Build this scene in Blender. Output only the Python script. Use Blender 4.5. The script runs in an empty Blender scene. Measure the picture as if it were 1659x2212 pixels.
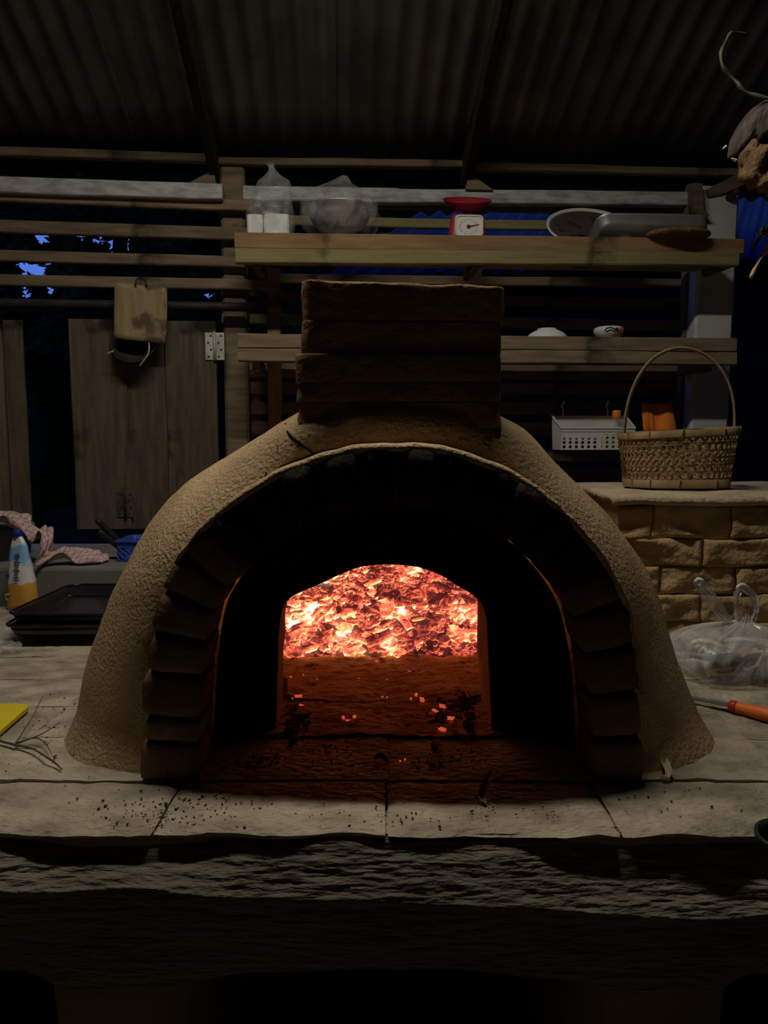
import bpy, math, random
from mathutils import Vector, Matrix, noise
from mathutils.bvhtree import BVHTree

# ---------------------------------------------------------------- camera, world, exposure
SC = bpy.context.scene
COL = SC.collection
F_PX, CX, CY = 1600.0, 829.5, 1106.0
PITCH = math.radians(6.0)
EYE = Vector((0, 0, 1.5))
cam_d = bpy.data.cameras.new('camera')
cam = bpy.data.objects.new('camera', cam_d); COL.objects.link(cam)
cam.location = EYE
cam.rotation_euler = (math.pi / 2 - PITCH, 0, 0)
cam_d.sensor_fit = 'VERTICAL'; cam_d.sensor_height = 36.0; cam_d.sensor_width = 27.0
cam_d.lens = 36.0 * F_PX / 2212.0
cam_d.clip_start = 0.02; cam_d.clip_end = 200
SC.camera = cam
vs = SC.view_settings
vs.view_transform = 'Standard'; vs.look = 'None'; vs.gamma = 1.0; vs.use_curve_mapping = False
vs.exposure = 0.0
SC.cycles.max_bounces = 5; SC.cycles.diffuse_bounces = 3; SC.cycles.glossy_bounces = 3; SC.cycles.transparent_max_bounces = 10
SC.cycles.use_light_tree = False; SC.cycles.adaptive_threshold = .02
SC.cycles.caustics_reflective = False; SC.cycles.caustics_refractive = False
world = bpy.data.worlds.new('dusk_sky'); SC.world = world
world.use_nodes = True
bg = world.node_tree.nodes['Background']
bg.inputs['Color'].default_value = (0.085, 0.19, 0.72, 1)
bg.inputs['Strength'].default_value = 0.95
LAMP_POS = (-0.26, 1.50, 3.27)      # middle of the lit strip under the roof
LAMP_LEN, LAMP_GLOW = 1.4, 100.0

H = 0.9            # height of the hearth surface
rnd = random.Random(7)

# ---------------------------------------------------------------- pixel -> world helpers
cp, sp = math.cos(PITCH), math.sin(PITCH)
def ray(px, py):
    a = (px - CX) / F_PX; v = (py - CY) / F_PX
    return Vector((a, cp - v * sp, -(sp + v * cp)))
def P(px, py, y):
    r = ray(px, py); return EYE + r * (y / r.y)
def PZ(px, py, z):
    r = ray(px, py); return EYE + r * ((z - EYE.z) / r.z)
YAW = math.radians(3.5)
UX = Vector((math.cos(YAW), math.sin(YAW), 0))       # along the back wall
VX = Vector((-math.sin(YAW), math.cos(YAW), 0))      # away through the back wall
ZX = Vector((0, 0, 1))
def PV(px, py, v):
    r = ray(px, py); return EYE + r * ((v - EYE.dot(VX)) / r.dot(VX))
def W(u, v, z): return UX * u + VX * v + Vector((0, 0, z))

# ---------------------------------------------------------------- mesh helpers
def mesh_obj(name, verts, faces, mat=None, parent=None, smooth=False, loc=None, mw=None):
    me = bpy.data.meshes.new(name)
    me.from_pydata([tuple(v) for v in verts], [], faces)
    if smooth:
        me.polygons.foreach_set('use_smooth', [True] * len(me.polygons))
    if mat: me.materials.append(mat)
    me.update()
    return link(name, me, parent, loc, mw)
def link(name, me, parent=None, loc=None, mw=None):
    o = bpy.data.objects.new(name, me); COL.objects.link(o)
    if parent is not None:
        o.parent = parent
        o.matrix_parent_inverse = wm(parent).inverted()
    if mw is not None: o.matrix_basis = mw
    elif loc is not None: o.location = loc
    return o
def wm(o):
    m = o.matrix_basis.copy()
    if o.parent is not None: m = wm(o.parent) @ o.matrix_parent_inverse @ m
    return m
def tag(o, label=None, cat=None, group=None, kind=None):
    if label: o['label'] = label
    if cat: o['category'] = cat
    if group: o['group'] = group
    if kind: o['kind'] = kind
    return o
def empty(name, loc=(0, 0, 0), label=None, cat=None, group=None, kind=None):
    o = bpy.data.objects.new(name, None); COL.objects.link(o)
    o.location = loc; o.empty_display_size = 0.05
    return tag(o, label, cat, group, kind)
def fbm(p, s=1.0, o=3):
    t = 0; a = 1
    for i in range(o):
        t += a * noise.noise(Vector(p) * s); s *= 2.03; a *= .5
    return t
class MB:
    def __init__(s): s.v = []; s.f = []
    def add(s, v, f):
        b = len(s.v); s.v += [Vector(x) for x in v]; s.f += [[b + i for i in q] for q in f]; return s
    def box(s, c, d, m=None):
        x, y, z = d[0] / 2, d[1] / 2, d[2] / 2
        v = [Vector((a * x, b * y, e * z)) for a in (-1, 1) for b in (-1, 1) for e in (-1, 1)]
        if m is not None: v = [m @ p for p in v]
        return s.add([p + Vector(c) for p in v], [(0, 1, 3, 2), (4, 6, 7, 5), (0, 4, 5, 1), (2, 3, 7, 6), (0, 2, 6, 4), (1, 5, 7, 3)])
    def tube(s, pts, rad, n=8, caps=True):
        pts = [Vector(p) for p in pts]; k = len(pts)
        rad = rad if isinstance(rad, (list, tuple)) else [rad] * k
        up = None; vs_ = []
        for i in range(k):
            t = (pts[min(i + 1, k - 1)] - pts[max(i - 1, 0)])
            t = t.normalized() if t.length > 1e-9 else Vector((0, 0, 1))
            if up is None:
                a = Vector((0, 0, 1)) if abs(t.z) < .9 else Vector((1, 0, 0))
                up = t.cross(a).normalized()
            else:
                up = (up - t * up.dot(t)).normalized()
            w = t.cross(up)
            for j in range(n):
                q = 2 * math.pi * j / n
                vs_.append(pts[i] + (up * math.cos(q) + w * math.sin(q)) * rad[i])
        f = [(i * n + j, i * n + (j + 1) % n, (i + 1) * n + (j + 1) % n, (i + 1) * n + j) for i in range(k - 1) for j in range(n)]
        if caps: f += [tuple(range(n))[::-1], tuple((k - 1) * n + j for j in range(n))]
        return s.add(vs_, f)
    def lathe(s, prof, n=24, sx=1, sy=1, o=(0, 0, 0), m=None, disp=None, caps=True):
        o = Vector(o); vv = []
        for i, (r, z) in enumerate(prof):
            for j in range(n):
                q = 2 * math.pi * j / n
                p = Vector((r * math.cos(q) * sx, r * math.sin(q) * sy, z))
                if disp: p = disp(p, i, j, q)
                if m is not None: p = m @ p
                vv.append(p + o)
        k = len(prof)
        f = [(i * n + j, i * n + (j + 1) % n, (i + 1) * n + (j + 1) % n, (i + 1) * n + j) for i in range(k - 1) for j in range(n)]
        if caps: f += [tuple(range(n))[::-1], tuple((k - 1) * n + j for j in range(n))]
        return s.add(vv, f)
    def grid(s, nu, nv, fn, wrap=False):
        vv = [fn(i / (nu - 1) if not wrap else i / nu, j / (nv - 1)) for j in range(nv) for i in range(nu)]
        mx = nu if wrap else nu - 1
        return s.add(vv, [(j * nu + i, j * nu + (i + 1) % nu, (j + 1) * nu + (i + 1) % nu, (j + 1) * nu + i) for j in range(nv - 1) for i in range(mx)])
    def loops(s, rows, close=True, cap0=False, cap1=False):
        n = len(rows[0]); vv = [p for r in rows for p in r]
        mx = n if close else n - 1
        f = [(j * n + i, j * n + (i + 1) % n, (j + 1) * n + (i + 1) % n, (j + 1) * n + i) for j in range(len(rows) - 1) for i in range(mx)]
        if cap0: f.append(tuple(range(n))[::-1])
        if cap1: f.append(tuple((len(rows) - 1) * n + i for i in range(n)))
        return s.add(vv, f)
    def rock(s, c, d, seed=0, rough=.25, n=2, m=None):
        # a lumpy block: subdivided cube pushed towards a rounded box
        vv = {}; vl = []; fl = []
        def idx(p):
            k = tuple(round(t, 4) for t in p)
            if k not in vv:
                vv[k] = len(vl); q = Vector(p)
                sph = q.normalized() * 1.15
                q = q.lerp(sph, .45)
                q *= 1 + rough * noise.noise(q * 1.7 + Vector((seed * 3.1, seed * 1.7, seed)))
                q = Vector((q.x * d[0] / 2, q.y * d[1] / 2, q.z * d[2] / 2))
                if m is not None: q = m @ q
                vl.append(q + Vector(c))
            return vv[k]
        st = [-1 + 2 * i / n for i in range(n + 1)]
        for ax in range(3):
            for sg in (-1, 1):
                for i in range(n):
                    for j in range(n):
                        q = []
                        for a, b in ((i, j), (i + 1, j), (i + 1, j + 1), (i, j + 1)):
                            p = [0, 0, 0]; p[ax] = sg; p[(ax + 1) % 3] = st[a]; p[(ax + 2) % 3] = st[b]; q.append(idx(p))
                        fl.append(q if sg > 0 else q[::-1])
        return s.add(vl, fl)
    def build(s, name, mat=None, parent=None, smooth=False, loc=None, mw=None):
        v = s.v
        if loc is not None and mw is None:
            l = Vector(loc); v = [p - l for p in v]
        return mesh_obj(name, v, s.f, mat, parent, smooth, loc, mw)
def rz(a): return Matrix.Rotation(a, 3, 'Z')
def rx(a): return Matrix.Rotation(a, 3, 'X')
def ry(a): return Matrix.Rotation(a, 3, 'Y')
def resample(pts, n):
    pts = [Vector(p) for p in pts]; L = [0]
    for i in range(1, len(pts)): L.append(L[-1] + (pts[i] - pts[i - 1]).length)
    out = []; k = 0
    for i in range(n):
        t = L[-1] * i / (n - 1)
        while k < len(L) - 2 and L[k + 1] < t: k += 1
        out.append(pts[k].lerp(pts[k + 1], (t - L[k]) / max(1e-9, L[k + 1] - L[k])))
    return out
def smooth_pts(p, it=2):
    p = [Vector(q) for q in p]
    for _ in range(it):
        p = [p[0]] + [(p[i - 1] + p[i] * 2 + p[i + 1]) / 4 for i in range(1, len(p) - 1)] + [p[-1]]
    return p
def catmull(pts, k=6):
    pts = [Vector(p) for p in pts]; out = []
    for i in range(len(pts) - 1):
        a = pts[max(i - 1, 0)]; b = pts[i]; c = pts[i + 1]; d = pts[min(i + 2, len(pts) - 1)]
        for j in range(k):
            t = j / k
            out.append(.5 * ((2 * b) + (c - a) * t + (2 * a - 5 * b + 4 * c - d) * t * t + (3 * b - a - 3 * c + d) * t ** 3))
    out.append(pts[-1]); return out

# ---------------------------------------------------------------- materials
def M(name, c1, c2=None, rough=.8, scale=8, detail=4, stretch=(1, 1, 1), bump=0, bscale=None, bdist=.004, metal=0, spec=.3,
      hue=0, spots=None, coord='Object', ramp=(.35, .65)):
    m = bpy.data.materials.new(name); m.use_nodes = True
    nt = m.node_tree; N = nt.nodes; L = nt.links
    b = N['Principled BSDF']
    b.inputs['Roughness'].default_value = rough; b.inputs['Metallic'].default_value = metal
    b.inputs['Specular IOR Level'].default_value = spec
    tc = N.new('ShaderNodeTexCoord'); mp = N.new('ShaderNodeMapping'); mp.inputs['Scale'].default_value = stretch
    L.new(tc.outputs[coord], mp.inputs['Vector'])
    c2 = c2 or c1
    nz = N.new('ShaderNodeTexNoise'); nz.noise_dimensions = '4D'
    nz.inputs['Scale'].default_value = scale; nz.inputs['Detail'].default_value = detail
    oi = N.new('ShaderNodeObjectInfo'); mul = N.new('ShaderNodeMath'); mul.operation = 'MULTIPLY'; mul.inputs[1].default_value = 13
    L.new(oi.outputs['Random'], mul.inputs[0]); L.new(mul.outputs[0], nz.inputs['W'])
    L.new(mp.outputs[0], nz.inputs['Vector'])
    rp = N.new('ShaderNodeValToRGB')
    rp.color_ramp.elements[0].position = ramp[0]; rp.color_ramp.elements[1].position = ramp[1]
    rp.color_ramp.elements[0].color = (*c1, 1); rp.color_ramp.elements[1].color = (*c2, 1)
    L.new(nz.outputs['Fac'], rp.inputs[0]); col = rp.outputs[0]
    if spots:
        sc_, th, sc = spots
        n2 = N.new('ShaderNodeTexNoise'); n2.inputs['Scale'].default_value = sc_; n2.inputs['Detail'].default_value = 5
        L.new(tc.outputs[coord], n2.inputs['Vector'])
        r2 = N.new('ShaderNodeValToRGB'); r2.color_ramp.elements[0].position = th; r2.color_ramp.elements[1].position = th + .08
        L.new(n2.outputs['Fac'], r2.inputs[0])
        mx = N.new('ShaderNodeMix'); mx.data_type = 'RGBA'
        L.new(r2.outputs[0], mx.inputs[0]); L.new(col, mx.inputs[6]); mx.inputs[7].default_value = (*sc, 1); col = mx.outputs[2]
    if hue:
        hs = N.new('ShaderNodeHueSaturation'); mr = N.new('ShaderNodeMapRange')
        mr.inputs[3].default_value = 1 - hue; mr.inputs[4].default_value = 1 + hue
        L.new(oi.outputs['Random'], mr.inputs[0]); L.new(mr.outputs[0], hs.inputs['Value'])
        L.new(col, hs.inputs['Color']); col = hs.outputs[0]
    L.new(col, b.inputs['Base Color'])
    if bump:
        n3 = N.new('ShaderNodeTexNoise'); n3.inputs['Scale'].default_value = bscale or scale * 3; n3.inputs['Detail'].default_value = 4
        L.new(mp.outputs[0], n3.inputs['Vector'])
        bp = N.new('ShaderNodeBump'); bp.inputs['Strength'].default_value = bump; bp.inputs['Distance'].default_value = bdist
        L.new(n3.outputs['Fac'], bp.inputs['Height']); L.new(bp.outputs[0], b.inputs['Normal'])
    return m
def wood(name, c1, c2, hue=.18, rough=.85):
    return M(name, c1, c2, rough, scale=5, detail=6, stretch=(1.2, 9, 9), bump=.5, bscale=9, bdist=.004, hue=hue, spots=(3.6, .6, tuple(x * .3 for x in c1)), spec=.15)
def film(name, tint=(.8, .8, .8), clear=.7, rough=.18):
    m = bpy.data.materials.new(name); m.use_nodes = True
    nt = m.node_tree; N = nt.nodes; L = nt.links; b = N['Principled BSDF']
    b.inputs['Base Color'].default_value = (*tint, 1); b.inputs['Roughness'].default_value = rough; b.inputs['Specular IOR Level'].default_value = .8
    tr = N.new('ShaderNodeBsdfTransparent'); mx = N.new('ShaderNodeMixShader')
    tc = N.new('ShaderNodeTexCoord'); nz = N.new('ShaderNodeTexNoise'); nz.inputs['Scale'].default_value = 14; nz.inputs['Detail'].default_value = 4
    nz.inputs['Distortion'].default_value = 1.5
    mr = N.new('ShaderNodeMapRange'); mr.inputs[1].default_value = .3; mr.inputs[2].default_value = .7; mr.inputs[3].default_value = 1 - clear - .12; mr.inputs[4].default_value = 1 - clear + .12
    L.new(tc.outputs['Object'], nz.inputs['Vector']); L.new(nz.outputs[0], mr.inputs[0])
    bp = N.new('ShaderNodeBump'); bp.inputs['Strength'].default_value = .8; bp.inputs['Distance'].default_value = .01
    L.new(nz.outputs[0], bp.inputs['Height']); L.new(bp.outputs[0], b.inputs['Normal'])
    L.new(mr.outputs[0], mx.inputs[0]); L.new(tr.outputs[0], mx.inputs[1]); L.new(b.outputs[0], mx.inputs[2])
    L.new(mx.outputs[0], N['Material Output'].inputs[0])
    return m

clay = M('cob_clay', (.40, .275, .15), (.52, .375, .22), .95, scale=9, bump=1, bscale=130, bdist=.006, spots=(16, .69, (.27, .19, .11)), spec=.1)
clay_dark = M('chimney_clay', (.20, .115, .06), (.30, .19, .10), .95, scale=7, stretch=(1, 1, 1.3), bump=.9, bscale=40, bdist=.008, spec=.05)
mud_wall = M('mud_brick_tan', (.36, .235, .11), (.47, .33, .17), .95, scale=12, bump=.9, bscale=55, bdist=.008, hue=.1, spec=.08)
brick_m = M('fired_brick', (.13, .075, .042), (.2, .135, .085), .95, scale=14, bump=.9, bscale=60, bdist=.006, hue=.15, spec=.08)
brick_soot = M('sooted_brick', (.018, .014, .011), (.045, .033, .025), .95, scale=10, bump=.8, bscale=60, bdist=.006, hue=.1, spec=.03)
mortar = M('mud_mortar', (.30, .22, .13), (.42, .32, .2), .97, scale=20, bump=.9, bscale=80, bdist=.006, spec=.05)
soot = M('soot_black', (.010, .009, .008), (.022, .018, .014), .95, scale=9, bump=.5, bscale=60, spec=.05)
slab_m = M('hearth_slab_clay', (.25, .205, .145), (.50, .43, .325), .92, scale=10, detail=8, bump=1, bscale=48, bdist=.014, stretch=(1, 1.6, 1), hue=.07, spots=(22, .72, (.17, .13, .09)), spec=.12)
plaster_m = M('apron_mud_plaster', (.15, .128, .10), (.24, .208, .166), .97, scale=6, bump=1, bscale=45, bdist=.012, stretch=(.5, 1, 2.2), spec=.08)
pier_m = M('pier_mud', (.2, .16, .12), (.28, .23, .18), .97, scale=5, bump=.6, spec=.05)
conc_m = M('grey_concrete', (.13, .127, .113), (.2, .193, .172), .9, scale=6, bump=.5, bscale=50, spec=.15)
post_m = M('whitewashed_concrete', (.42, .43, .41), (.58, .58, .55), .9, scale=5, bump=.4, bscale=30, spec=.1, spots=(9, .7, (.3, .3, .28)))
wood_l = wood('weathered_wood', (.13, .098, .064), (.22, .168, .11))
wood_s = wood('shelf_wood', (.21, .128, .065), (.29, .185, .10), hue=.08)
wood_g = wood('greenish_wood', (.19, .17, .075), (.26, .225, .11), hue=.1)
wood_d = wood('dark_wood', (.10, .07, .045), (.17, .12, .08))
wood_r = wood('dark_rafter', (.016, .013, .010), (.028, .022, .017))  # very dark wood tone shared by rafters and purlins
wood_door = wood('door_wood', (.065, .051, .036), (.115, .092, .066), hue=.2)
wood_w = M('flaking_white_paint', (.20, .195, .185), (.48, .48, .465), .85, scale=7, detail=7, stretch=(1.5, 6, 5), bump=.4, spec=.15, ramp=(.3, .58))
roof_m = M('rusty_roof_sheet', (.075, .074, .07), (.15, .148, .142), .5, scale=5, detail=6, metal=.35, spec=.35, stretch=(1, 1, 1), bump=.15)
blue_m = M('blue_roof_sheet', (.004, .006, .038), (.006, .010, .058), .6, scale=3, spec=.1)
steel = M('steel', (.34, .34, .33), (.5, .5, .48), .38, metal=.85, scale=14)
steel_d = M('dull_hinge_steel', (.38, .37, .34), (.55, .54, .5), .6, metal=.4, scale=25, bump=.2)
alu = M('aluminium_pan', (.42, .43, .44), (.5, .51, .52), .42, metal=.75, scale=20)
black_enamel = M('black_enamel', (.008, .008, .008), (.016, .015, .014), .22, scale=10, spec=.6)
black_plastic = M('black_plastic', (.012, .012, .013), (.02, .02, .021), .45, scale=10)
red_pl = M('red_plastic', (.42, .028, .03), (.5, .04, .04), .4, scale=6)
dark_red = M('dark_red_plastic', (.25, .012, .025), (.3, .02, .035), .4, scale=6)
white_pl = M('white_plastic', (.58, .57, .53), (.66, .65, .6), .5, scale=8)
white_box = M('white_box', (.7, .71, .68), (.78, .79, .76), .6, scale=6)
dial_m = M('dial_paper', (.68, .66, .62), (.74, .72, .68), .6, scale=6)
ink = M('black_ink', (.03, .03, .03), None, .6)
orange_m = M('orange_plastic', (.72, .15, .02), (.8, .2, .03), .5, scale=9)
orange_cloth = M('orange_cloth', (.75, .17, .02), (.85, .24, .04), .85, scale=14)
yellow_m = M('yellow_plastic', (.62, .47, .015), (.68, .53, .02), .5, scale=7)
blue_pl = M('blue_plastic', (.025, .06, .36), (.04, .09, .44), .45, scale=8)
bamboo = M('bamboo_strip', (.2, .125, .055), (.31, .21, .105), .6, scale=18, stretch=(1, 1, 1), hue=.1, bump=.2)
porcelain = M('porcelain', (.62, .61, .55), (.68, .67, .62), .35, scale=5)
husk = M('dry_husk', (.45, .33, .19), (.62, .5, .32), .85, scale=14, stretch=(1, 6, 6), bump=.5)
husk_d = M('dry_husk_brown', (.18, .11, .06), (.34, .23, .13), .9, scale=10, stretch=(1, 5, 5), bump=.5)
twig_m = M('green_brown_twig', (.07, .06, .03), (.13, .12, .06), .85, scale=30)
char = M('charcoal', (.02, .014, .010), (.07, .05, .036), .95, scale=30, bump=.8)
bark = M('bark', (.035, .028, .026), (.12, .09, .075), .95, scale=9, stretch=(3, 3, .8), bump=1, bscale=20, bdist=.02)
rot_wood = M('crumbly_wood', (.09, .05, .02), (.2, .125, .06), .95, scale=18, bump=1, bscale=30, bdist=.02)
leaf_m = M('dark_leaf', (.010, .016, .006), (.022, .032, .012), .9, scale=4, spec=0)
earth = M('dark_earth', (.05, .042, .033), (.08, .068, .055), .97, scale=3, spec=0)
bounce_m = M('bounce_earth', (.13, .115, .095), (.18, .16, .135), .97, scale=3, spec=0)  # tone of the unseen walls, set for how much fill light they bounce
floor_e = M('pale_trodden_earth', (.20, .165, .13), (.28, .235, .185), .97, scale=3, spec=0)
iron = M('dark_iron', (.02, .019, .018), (.04, .036, .033), .6, scale=12, metal=.3)
bag_clear = film('clear_bag_film', (.6, .6, .6), .83, .10)
bag_white = film('milky_bag_film', (.88, .88, .88), .66, .14)
bag_strap = film('bag_strap_film', (.9, .9, .9), .33, .25)
bag_loose = film('thin_bag_film', (.8, .8, .82), .78)
bottle_m = film('clear_bottle', (.8, .82, .8), .8, .08)

# ---------------------------------------------------------------- planks
def plank(name, a, b, w, t, mat, parent, nrm=None, seed=0, seg=10, rough=.0018, ch=.004):
    """board from a to b (centre line), w tall, t thick; local x runs along the board"""
    a = Vector(a); b = Vector(b); x = (b - a); Lh = x.length / 2; x.normalize()
    n = Vector(nrm if nrm is not None else -VX); n = (n - x * n.dot(x)).normalized(); z = x.cross(n) ; z = -z if z.z < 0 else z
    n = z.cross(x)
    ch = min(ch, w * .2, t * .2)
    cs = [(-t / 2 + ch, -w / 2), (t / 2 - ch, -w / 2), (t / 2, -w / 2 + ch), (t / 2, w / 2 - ch), (t / 2 - ch, w / 2), (-t / 2 + ch, w / 2), (-t / 2, w / 2 - ch), (-t / 2, -w / 2 + ch)]
    rows = []
    sd = Vector((seed * 7.3 + a.x * 3, a.z * 5, seed))
    for i in range(seg + 1):
        q = -Lh + 2 * Lh * i / seg
        rows.append([Vector((q, c[0] + rough * .6 * noise.noise(Vector((q * 6, c[0] * 40, c[1] * 40)) + sd), c[1] + rough * noise.noise(Vector((q * 4, c[1] * 60, 3)) + sd) * 1.6 + rough * 1.5 * noise.noise(Vector((q * 1.3, 9, 1)) + sd))) for c in cs])
    mb = MB().loops(rows, True, True, True)
    mw = Matrix.Translation((a + b) / 2) @ Matrix((x, n, z)).transposed().to_4x4()
    o = mesh_obj(name, mb.v, mb.f, mat)
    if parent is not None:
        o.parent = parent; o.matrix_parent_inverse = wm(parent).inverted()
    o.matrix_basis = mw
    return o
_pk = [0]
def wplank(name, x0, y0, x1, y1, v, hpx, t, mat, parent, **k):
    """horizontal wall board through two picture points, standing in the plane v of the building"""
    _pk[0] += 1
    a = PV(x0, y0, v); b = PV(x1, y1, v)
    d = v / cp
    return plank(name, a, b, hpx / F_PX * d, t, mat, parent, seed=_pk[0], **k)

# ================================================================ THE SETTING
fl = MB(); fl.box((0, .4, -.05), (8.6, 6.0, .1))
tag(fl.build('floor', floor_e), 'dark trodden earth floor', kind='structure')
g = MB(); g.box((0, 20, -.12), (120, 120, .02))
tag(g.build('ground', M('night_ground', (.006, .007, .005), (.012, .013, .01), 1, scale=2, spec=0)), 'dark ground outside the shelter', kind='structure')

# corrugated roof: falls away towards the back wall
SL = math.tan(math.radians(23))
Z_EAVE = PV(480, 330, 3.3).z
def roofz(v): return Z_EAVE + .006 + (3.3 - v) * SL
sheet_w = .87; pit = .087
roof = empty('ceiling', (0, 0, Z_EAVE), 'dark corrugated metal roof sloping down to the slatted wall', kind='structure')
k = 0
for sx in range(-5, 5):
    mb = MB()
    u0 = sx * sheet_w; n = 67
    dz = .004 * (sx % 2)
    rows = []
    for v in (3.46, 3.1, 2.7, 2.2, 1.2, 0, -2, -2.4):
        rows.append([W(u0 + (sheet_w + .05) * i / (n - 1), v, roofz(v) + .014 + dz + .011 * math.cos(2 * math.pi * (u0 + (sheet_w + .05) * i / (n - 1)) / pit)) for i in range(n)])
    mb.loops(rows, False)
    o = mb.build('roof_sheet', roof_m, roof, True)
    md = o.modifiers.new('t', 'SOLIDIFY'); md.thickness = .0012
# rafters and purlins
for px in (452, 1003):
    base = PV(px + 8, 392, 3.22); u = base.dot(UX)
    a = W(u, 3.30, roofz(3.30) - .085); b = W(u, -2.1, roofz(-2.1) - .085)
    plank('rafter', a, b, .09, .04, wood_r, roof, nrm=UX, seed=px)
for v in (1.9, .6, -.8):
    plank('purlin', W(-4, v, roofz(v) - .02), W(4.1, v, roofz(v) - .02), .035, .05, wood_r, roof, seed=v)

# the slatted back wall
wall = empty('wall_back', W(0, 3.3, 0), 'slatted timber back wall with open gaps and a post', kind='structure')
V0 = 3.30
wplank('eave_batten', -400, 316, 456, 344, 3.24, 17, .04, wood_l, wall)
wplank('eave_batten', 470, 350, 1000, 356, 3.27, 14, .04, wood_d, wall)
wplank('eave_batten', 1018, 361, 1610, 375, 3.24, 15, .04, wood_l, wall)
wplank('wall_plate', -400, 388, 482, 417, 3.22, 31, .05, wood_w, wall)
wplank('wall_plate', 520, 420, 860, 424, 3.30, 28, .05, wood_w, wall)
wplank('wall_plate', 780, 424, 1500, 433, 3.29, 27, .05, wood_w, wall)
wplank('slat', -400, 409, 545, 446, 3.24, 21, .03, wood_l, wall)
wplank('slat', -400, 475, 552, 508, 3.24, 25, .03, wood_l, wall)
wplank('slat', -400, 541, 578, 569, 3.24, 22, .03, wood_l, wall)
wplank('slat', -400, 596, 578, 617, 3.24, 22, .03, wood_l, wall)
wplank('slat', 520, 437, 1498, 459, 3.33, 17, .025, wood_g, wall)
wplank('slat', 490, 475, 1500, 493, 3.33, 19, .025, wood_g, wall)
for (x0, y0, x1, y1, h, mt) in ((495, 601, 1490, 613, 19, wood_d), (480, 640, 1490, 657, 20, wood_d), (480, 688, 1490, 704, 20, wood_g), (520, 800, 1490, 806, 30, wood_d),
                                (520, 838, 1490, 840, 26, wood_d), (520, 882, 1490, 884, 26, wood_d), (520, 925, 1490, 926, 28, wood_l), (520, 985, 1490, 984, 26, wood_d), (520, 1030, 1490, 1029, 30, wood_d), (520, 1085, 1490, 1082, 28, wood_d)):
    wplank('slat', x0, y0, x1, y1, 3.34, h, .025, mt, wall)
# posts and studs
def upright(name, px0, py0, py1, v, wpx, t, mat, par=wall):
    a = PV(px0, py0, v); b = Vector((a.x, a.y, PV(px0, py1, v).z)); w = wpx / F_PX * v / cp
    return plank(name, a, b, w, t, mat, par, nrm=-VX, seed=px0)
def post(px, ytop, v, wpx, t, mat, ztop=None, zbot=0.0, name='post'):
    a = PV(px, ytop, v); w = wpx / F_PX * v / cp
    mb = MB(); rows = []
    zt = a.z; n = 14
    for i in range(n + 1):
        z = zbot + (zt - zbot) * i / n; c = .012
        r = []
        for (sx, sy) in ((-1, -1), (1, -1), (1, 1), (-1, 1)):
            for (dx, dy) in (((0, 1), (1, 0)) if sx * sy > 0 else ((1, 0), (0, 1))):
                pu = sx * (w / 2 - c * dx); pv = sy * (t / 2 - c * dy)
                r.append(UX * (pu + .002 * noise.noise((z * 3, pu * 20, pv * 20))) + VX * (pv + t / 2) + Vector((a.x, a.y, z)))
        rows.append(r)
    mb.loops(rows, True, True, True)
    return mb.build(name, mat, None, False, loc=(a.x, a.y, zbot))
o = post(500, 352, 3.27, 50, .1, wood_l); o.parent = wall; o.matrix_parent_inverse = wm(wall).inverted()
def stud(px, y0, y1, v, wpx, t, mat, name='stud'):
    a = PV(px, y0, v); zb = PV(px, y1, v).z
    w = wpx / F_PX * v / cp
    mb = MB()
    # plain plank built along local x, turned upright
    return plank_up(name, a, zb, w, t, mat)
def plank_up(name, top, zb, w, t, mat, parent=wall):
    top = Vector(top); L = top.z - zb; rows = []
    ch = .004
    cs = [(-t / 2 + ch, -w / 2), (t / 2 - ch, -w / 2), (t / 2, -w / 2 + ch), (t / 2, w / 2 - ch), (t / 2 - ch, w / 2), (-t / 2 + ch, w / 2), (-t / 2, w / 2 - ch), (-t / 2, -w / 2 + ch)]
    sd = Vector((top.x * 9, 4, top.z))
    for i in range(9):
        q = -L / 2 + L * i / 8
        rows.append([Vector((q, c[0], c[1] + .0025 * noise.noise(Vector((q * 4, c[1] * 50, 1)) + sd))) for c in cs])
    mb = MB().loops(rows, True, True, True)
    o = mesh_obj(name, mb.v, mb.f, mat)
    if parent is not None:
        o.parent = parent; o.matrix_parent_inverse = wm(parent).inverted()
    o.matrix_basis = Matrix.Translation((top.x, top.y, (top.z + zb) / 2)) @ Matrix((ZX, VX, UX)).transposed().to_4x4()
    return o
stud(590, 580, 1130, 3.27, 28, .04, wood_s)
stud(1497, 400, 1080, 3.28, 26, .05, wood_l)
stud(1030, 430, 900, 3.36, 24, .04, wood_l)
stud(545, 790, 1120, 3.37, 30, .03, wood_d)
# diagonal corner brackets under the roof
def gusset(pts, v, t, mat):
    q = [PV(x, y, v) for x, y in pts]; n = len(q)
    mb = MB().add(q + [p + VX * t for p in q], [tuple(range(n)), tuple(range(2 * n - 1, n - 1, -1))] + [(i, i + n, (i + 1) % n + n, (i + 1) % n) for i in range(n)])
    return mb.build('gusset', mat, wall)
gusset([(402, 398), (462, 366), (466, 398)], 3.25, .03, wood_d)
gusset([(1006, 409), (1012, 379), (1018, 377), (1066, 410)], 3.25, .03, wood_l)
gusset([(1525, 410), (1600, 372), (1612, 380), (1608, 398), (1560, 420), (1530, 425)], 3.17, .04, wood_d)
gusset([(1497, 398), (1518, 396), (1521, 452), (1534, 466), (1520, 470), (1500, 462)], 3.14, .05, wood_d)
# dark pipe running along the left of the wall
mb = MB(); A = PV(-400, 649, 3.20); B = PV(577, 664, 3.20)
mb.tube([A.lerp(B, i / 8) for i in range(9)], .019, 12)
tag(mb.build('pipe', iron, None, True), 'long dark round pole along the wall above the plank doors', 'pole')

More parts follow.
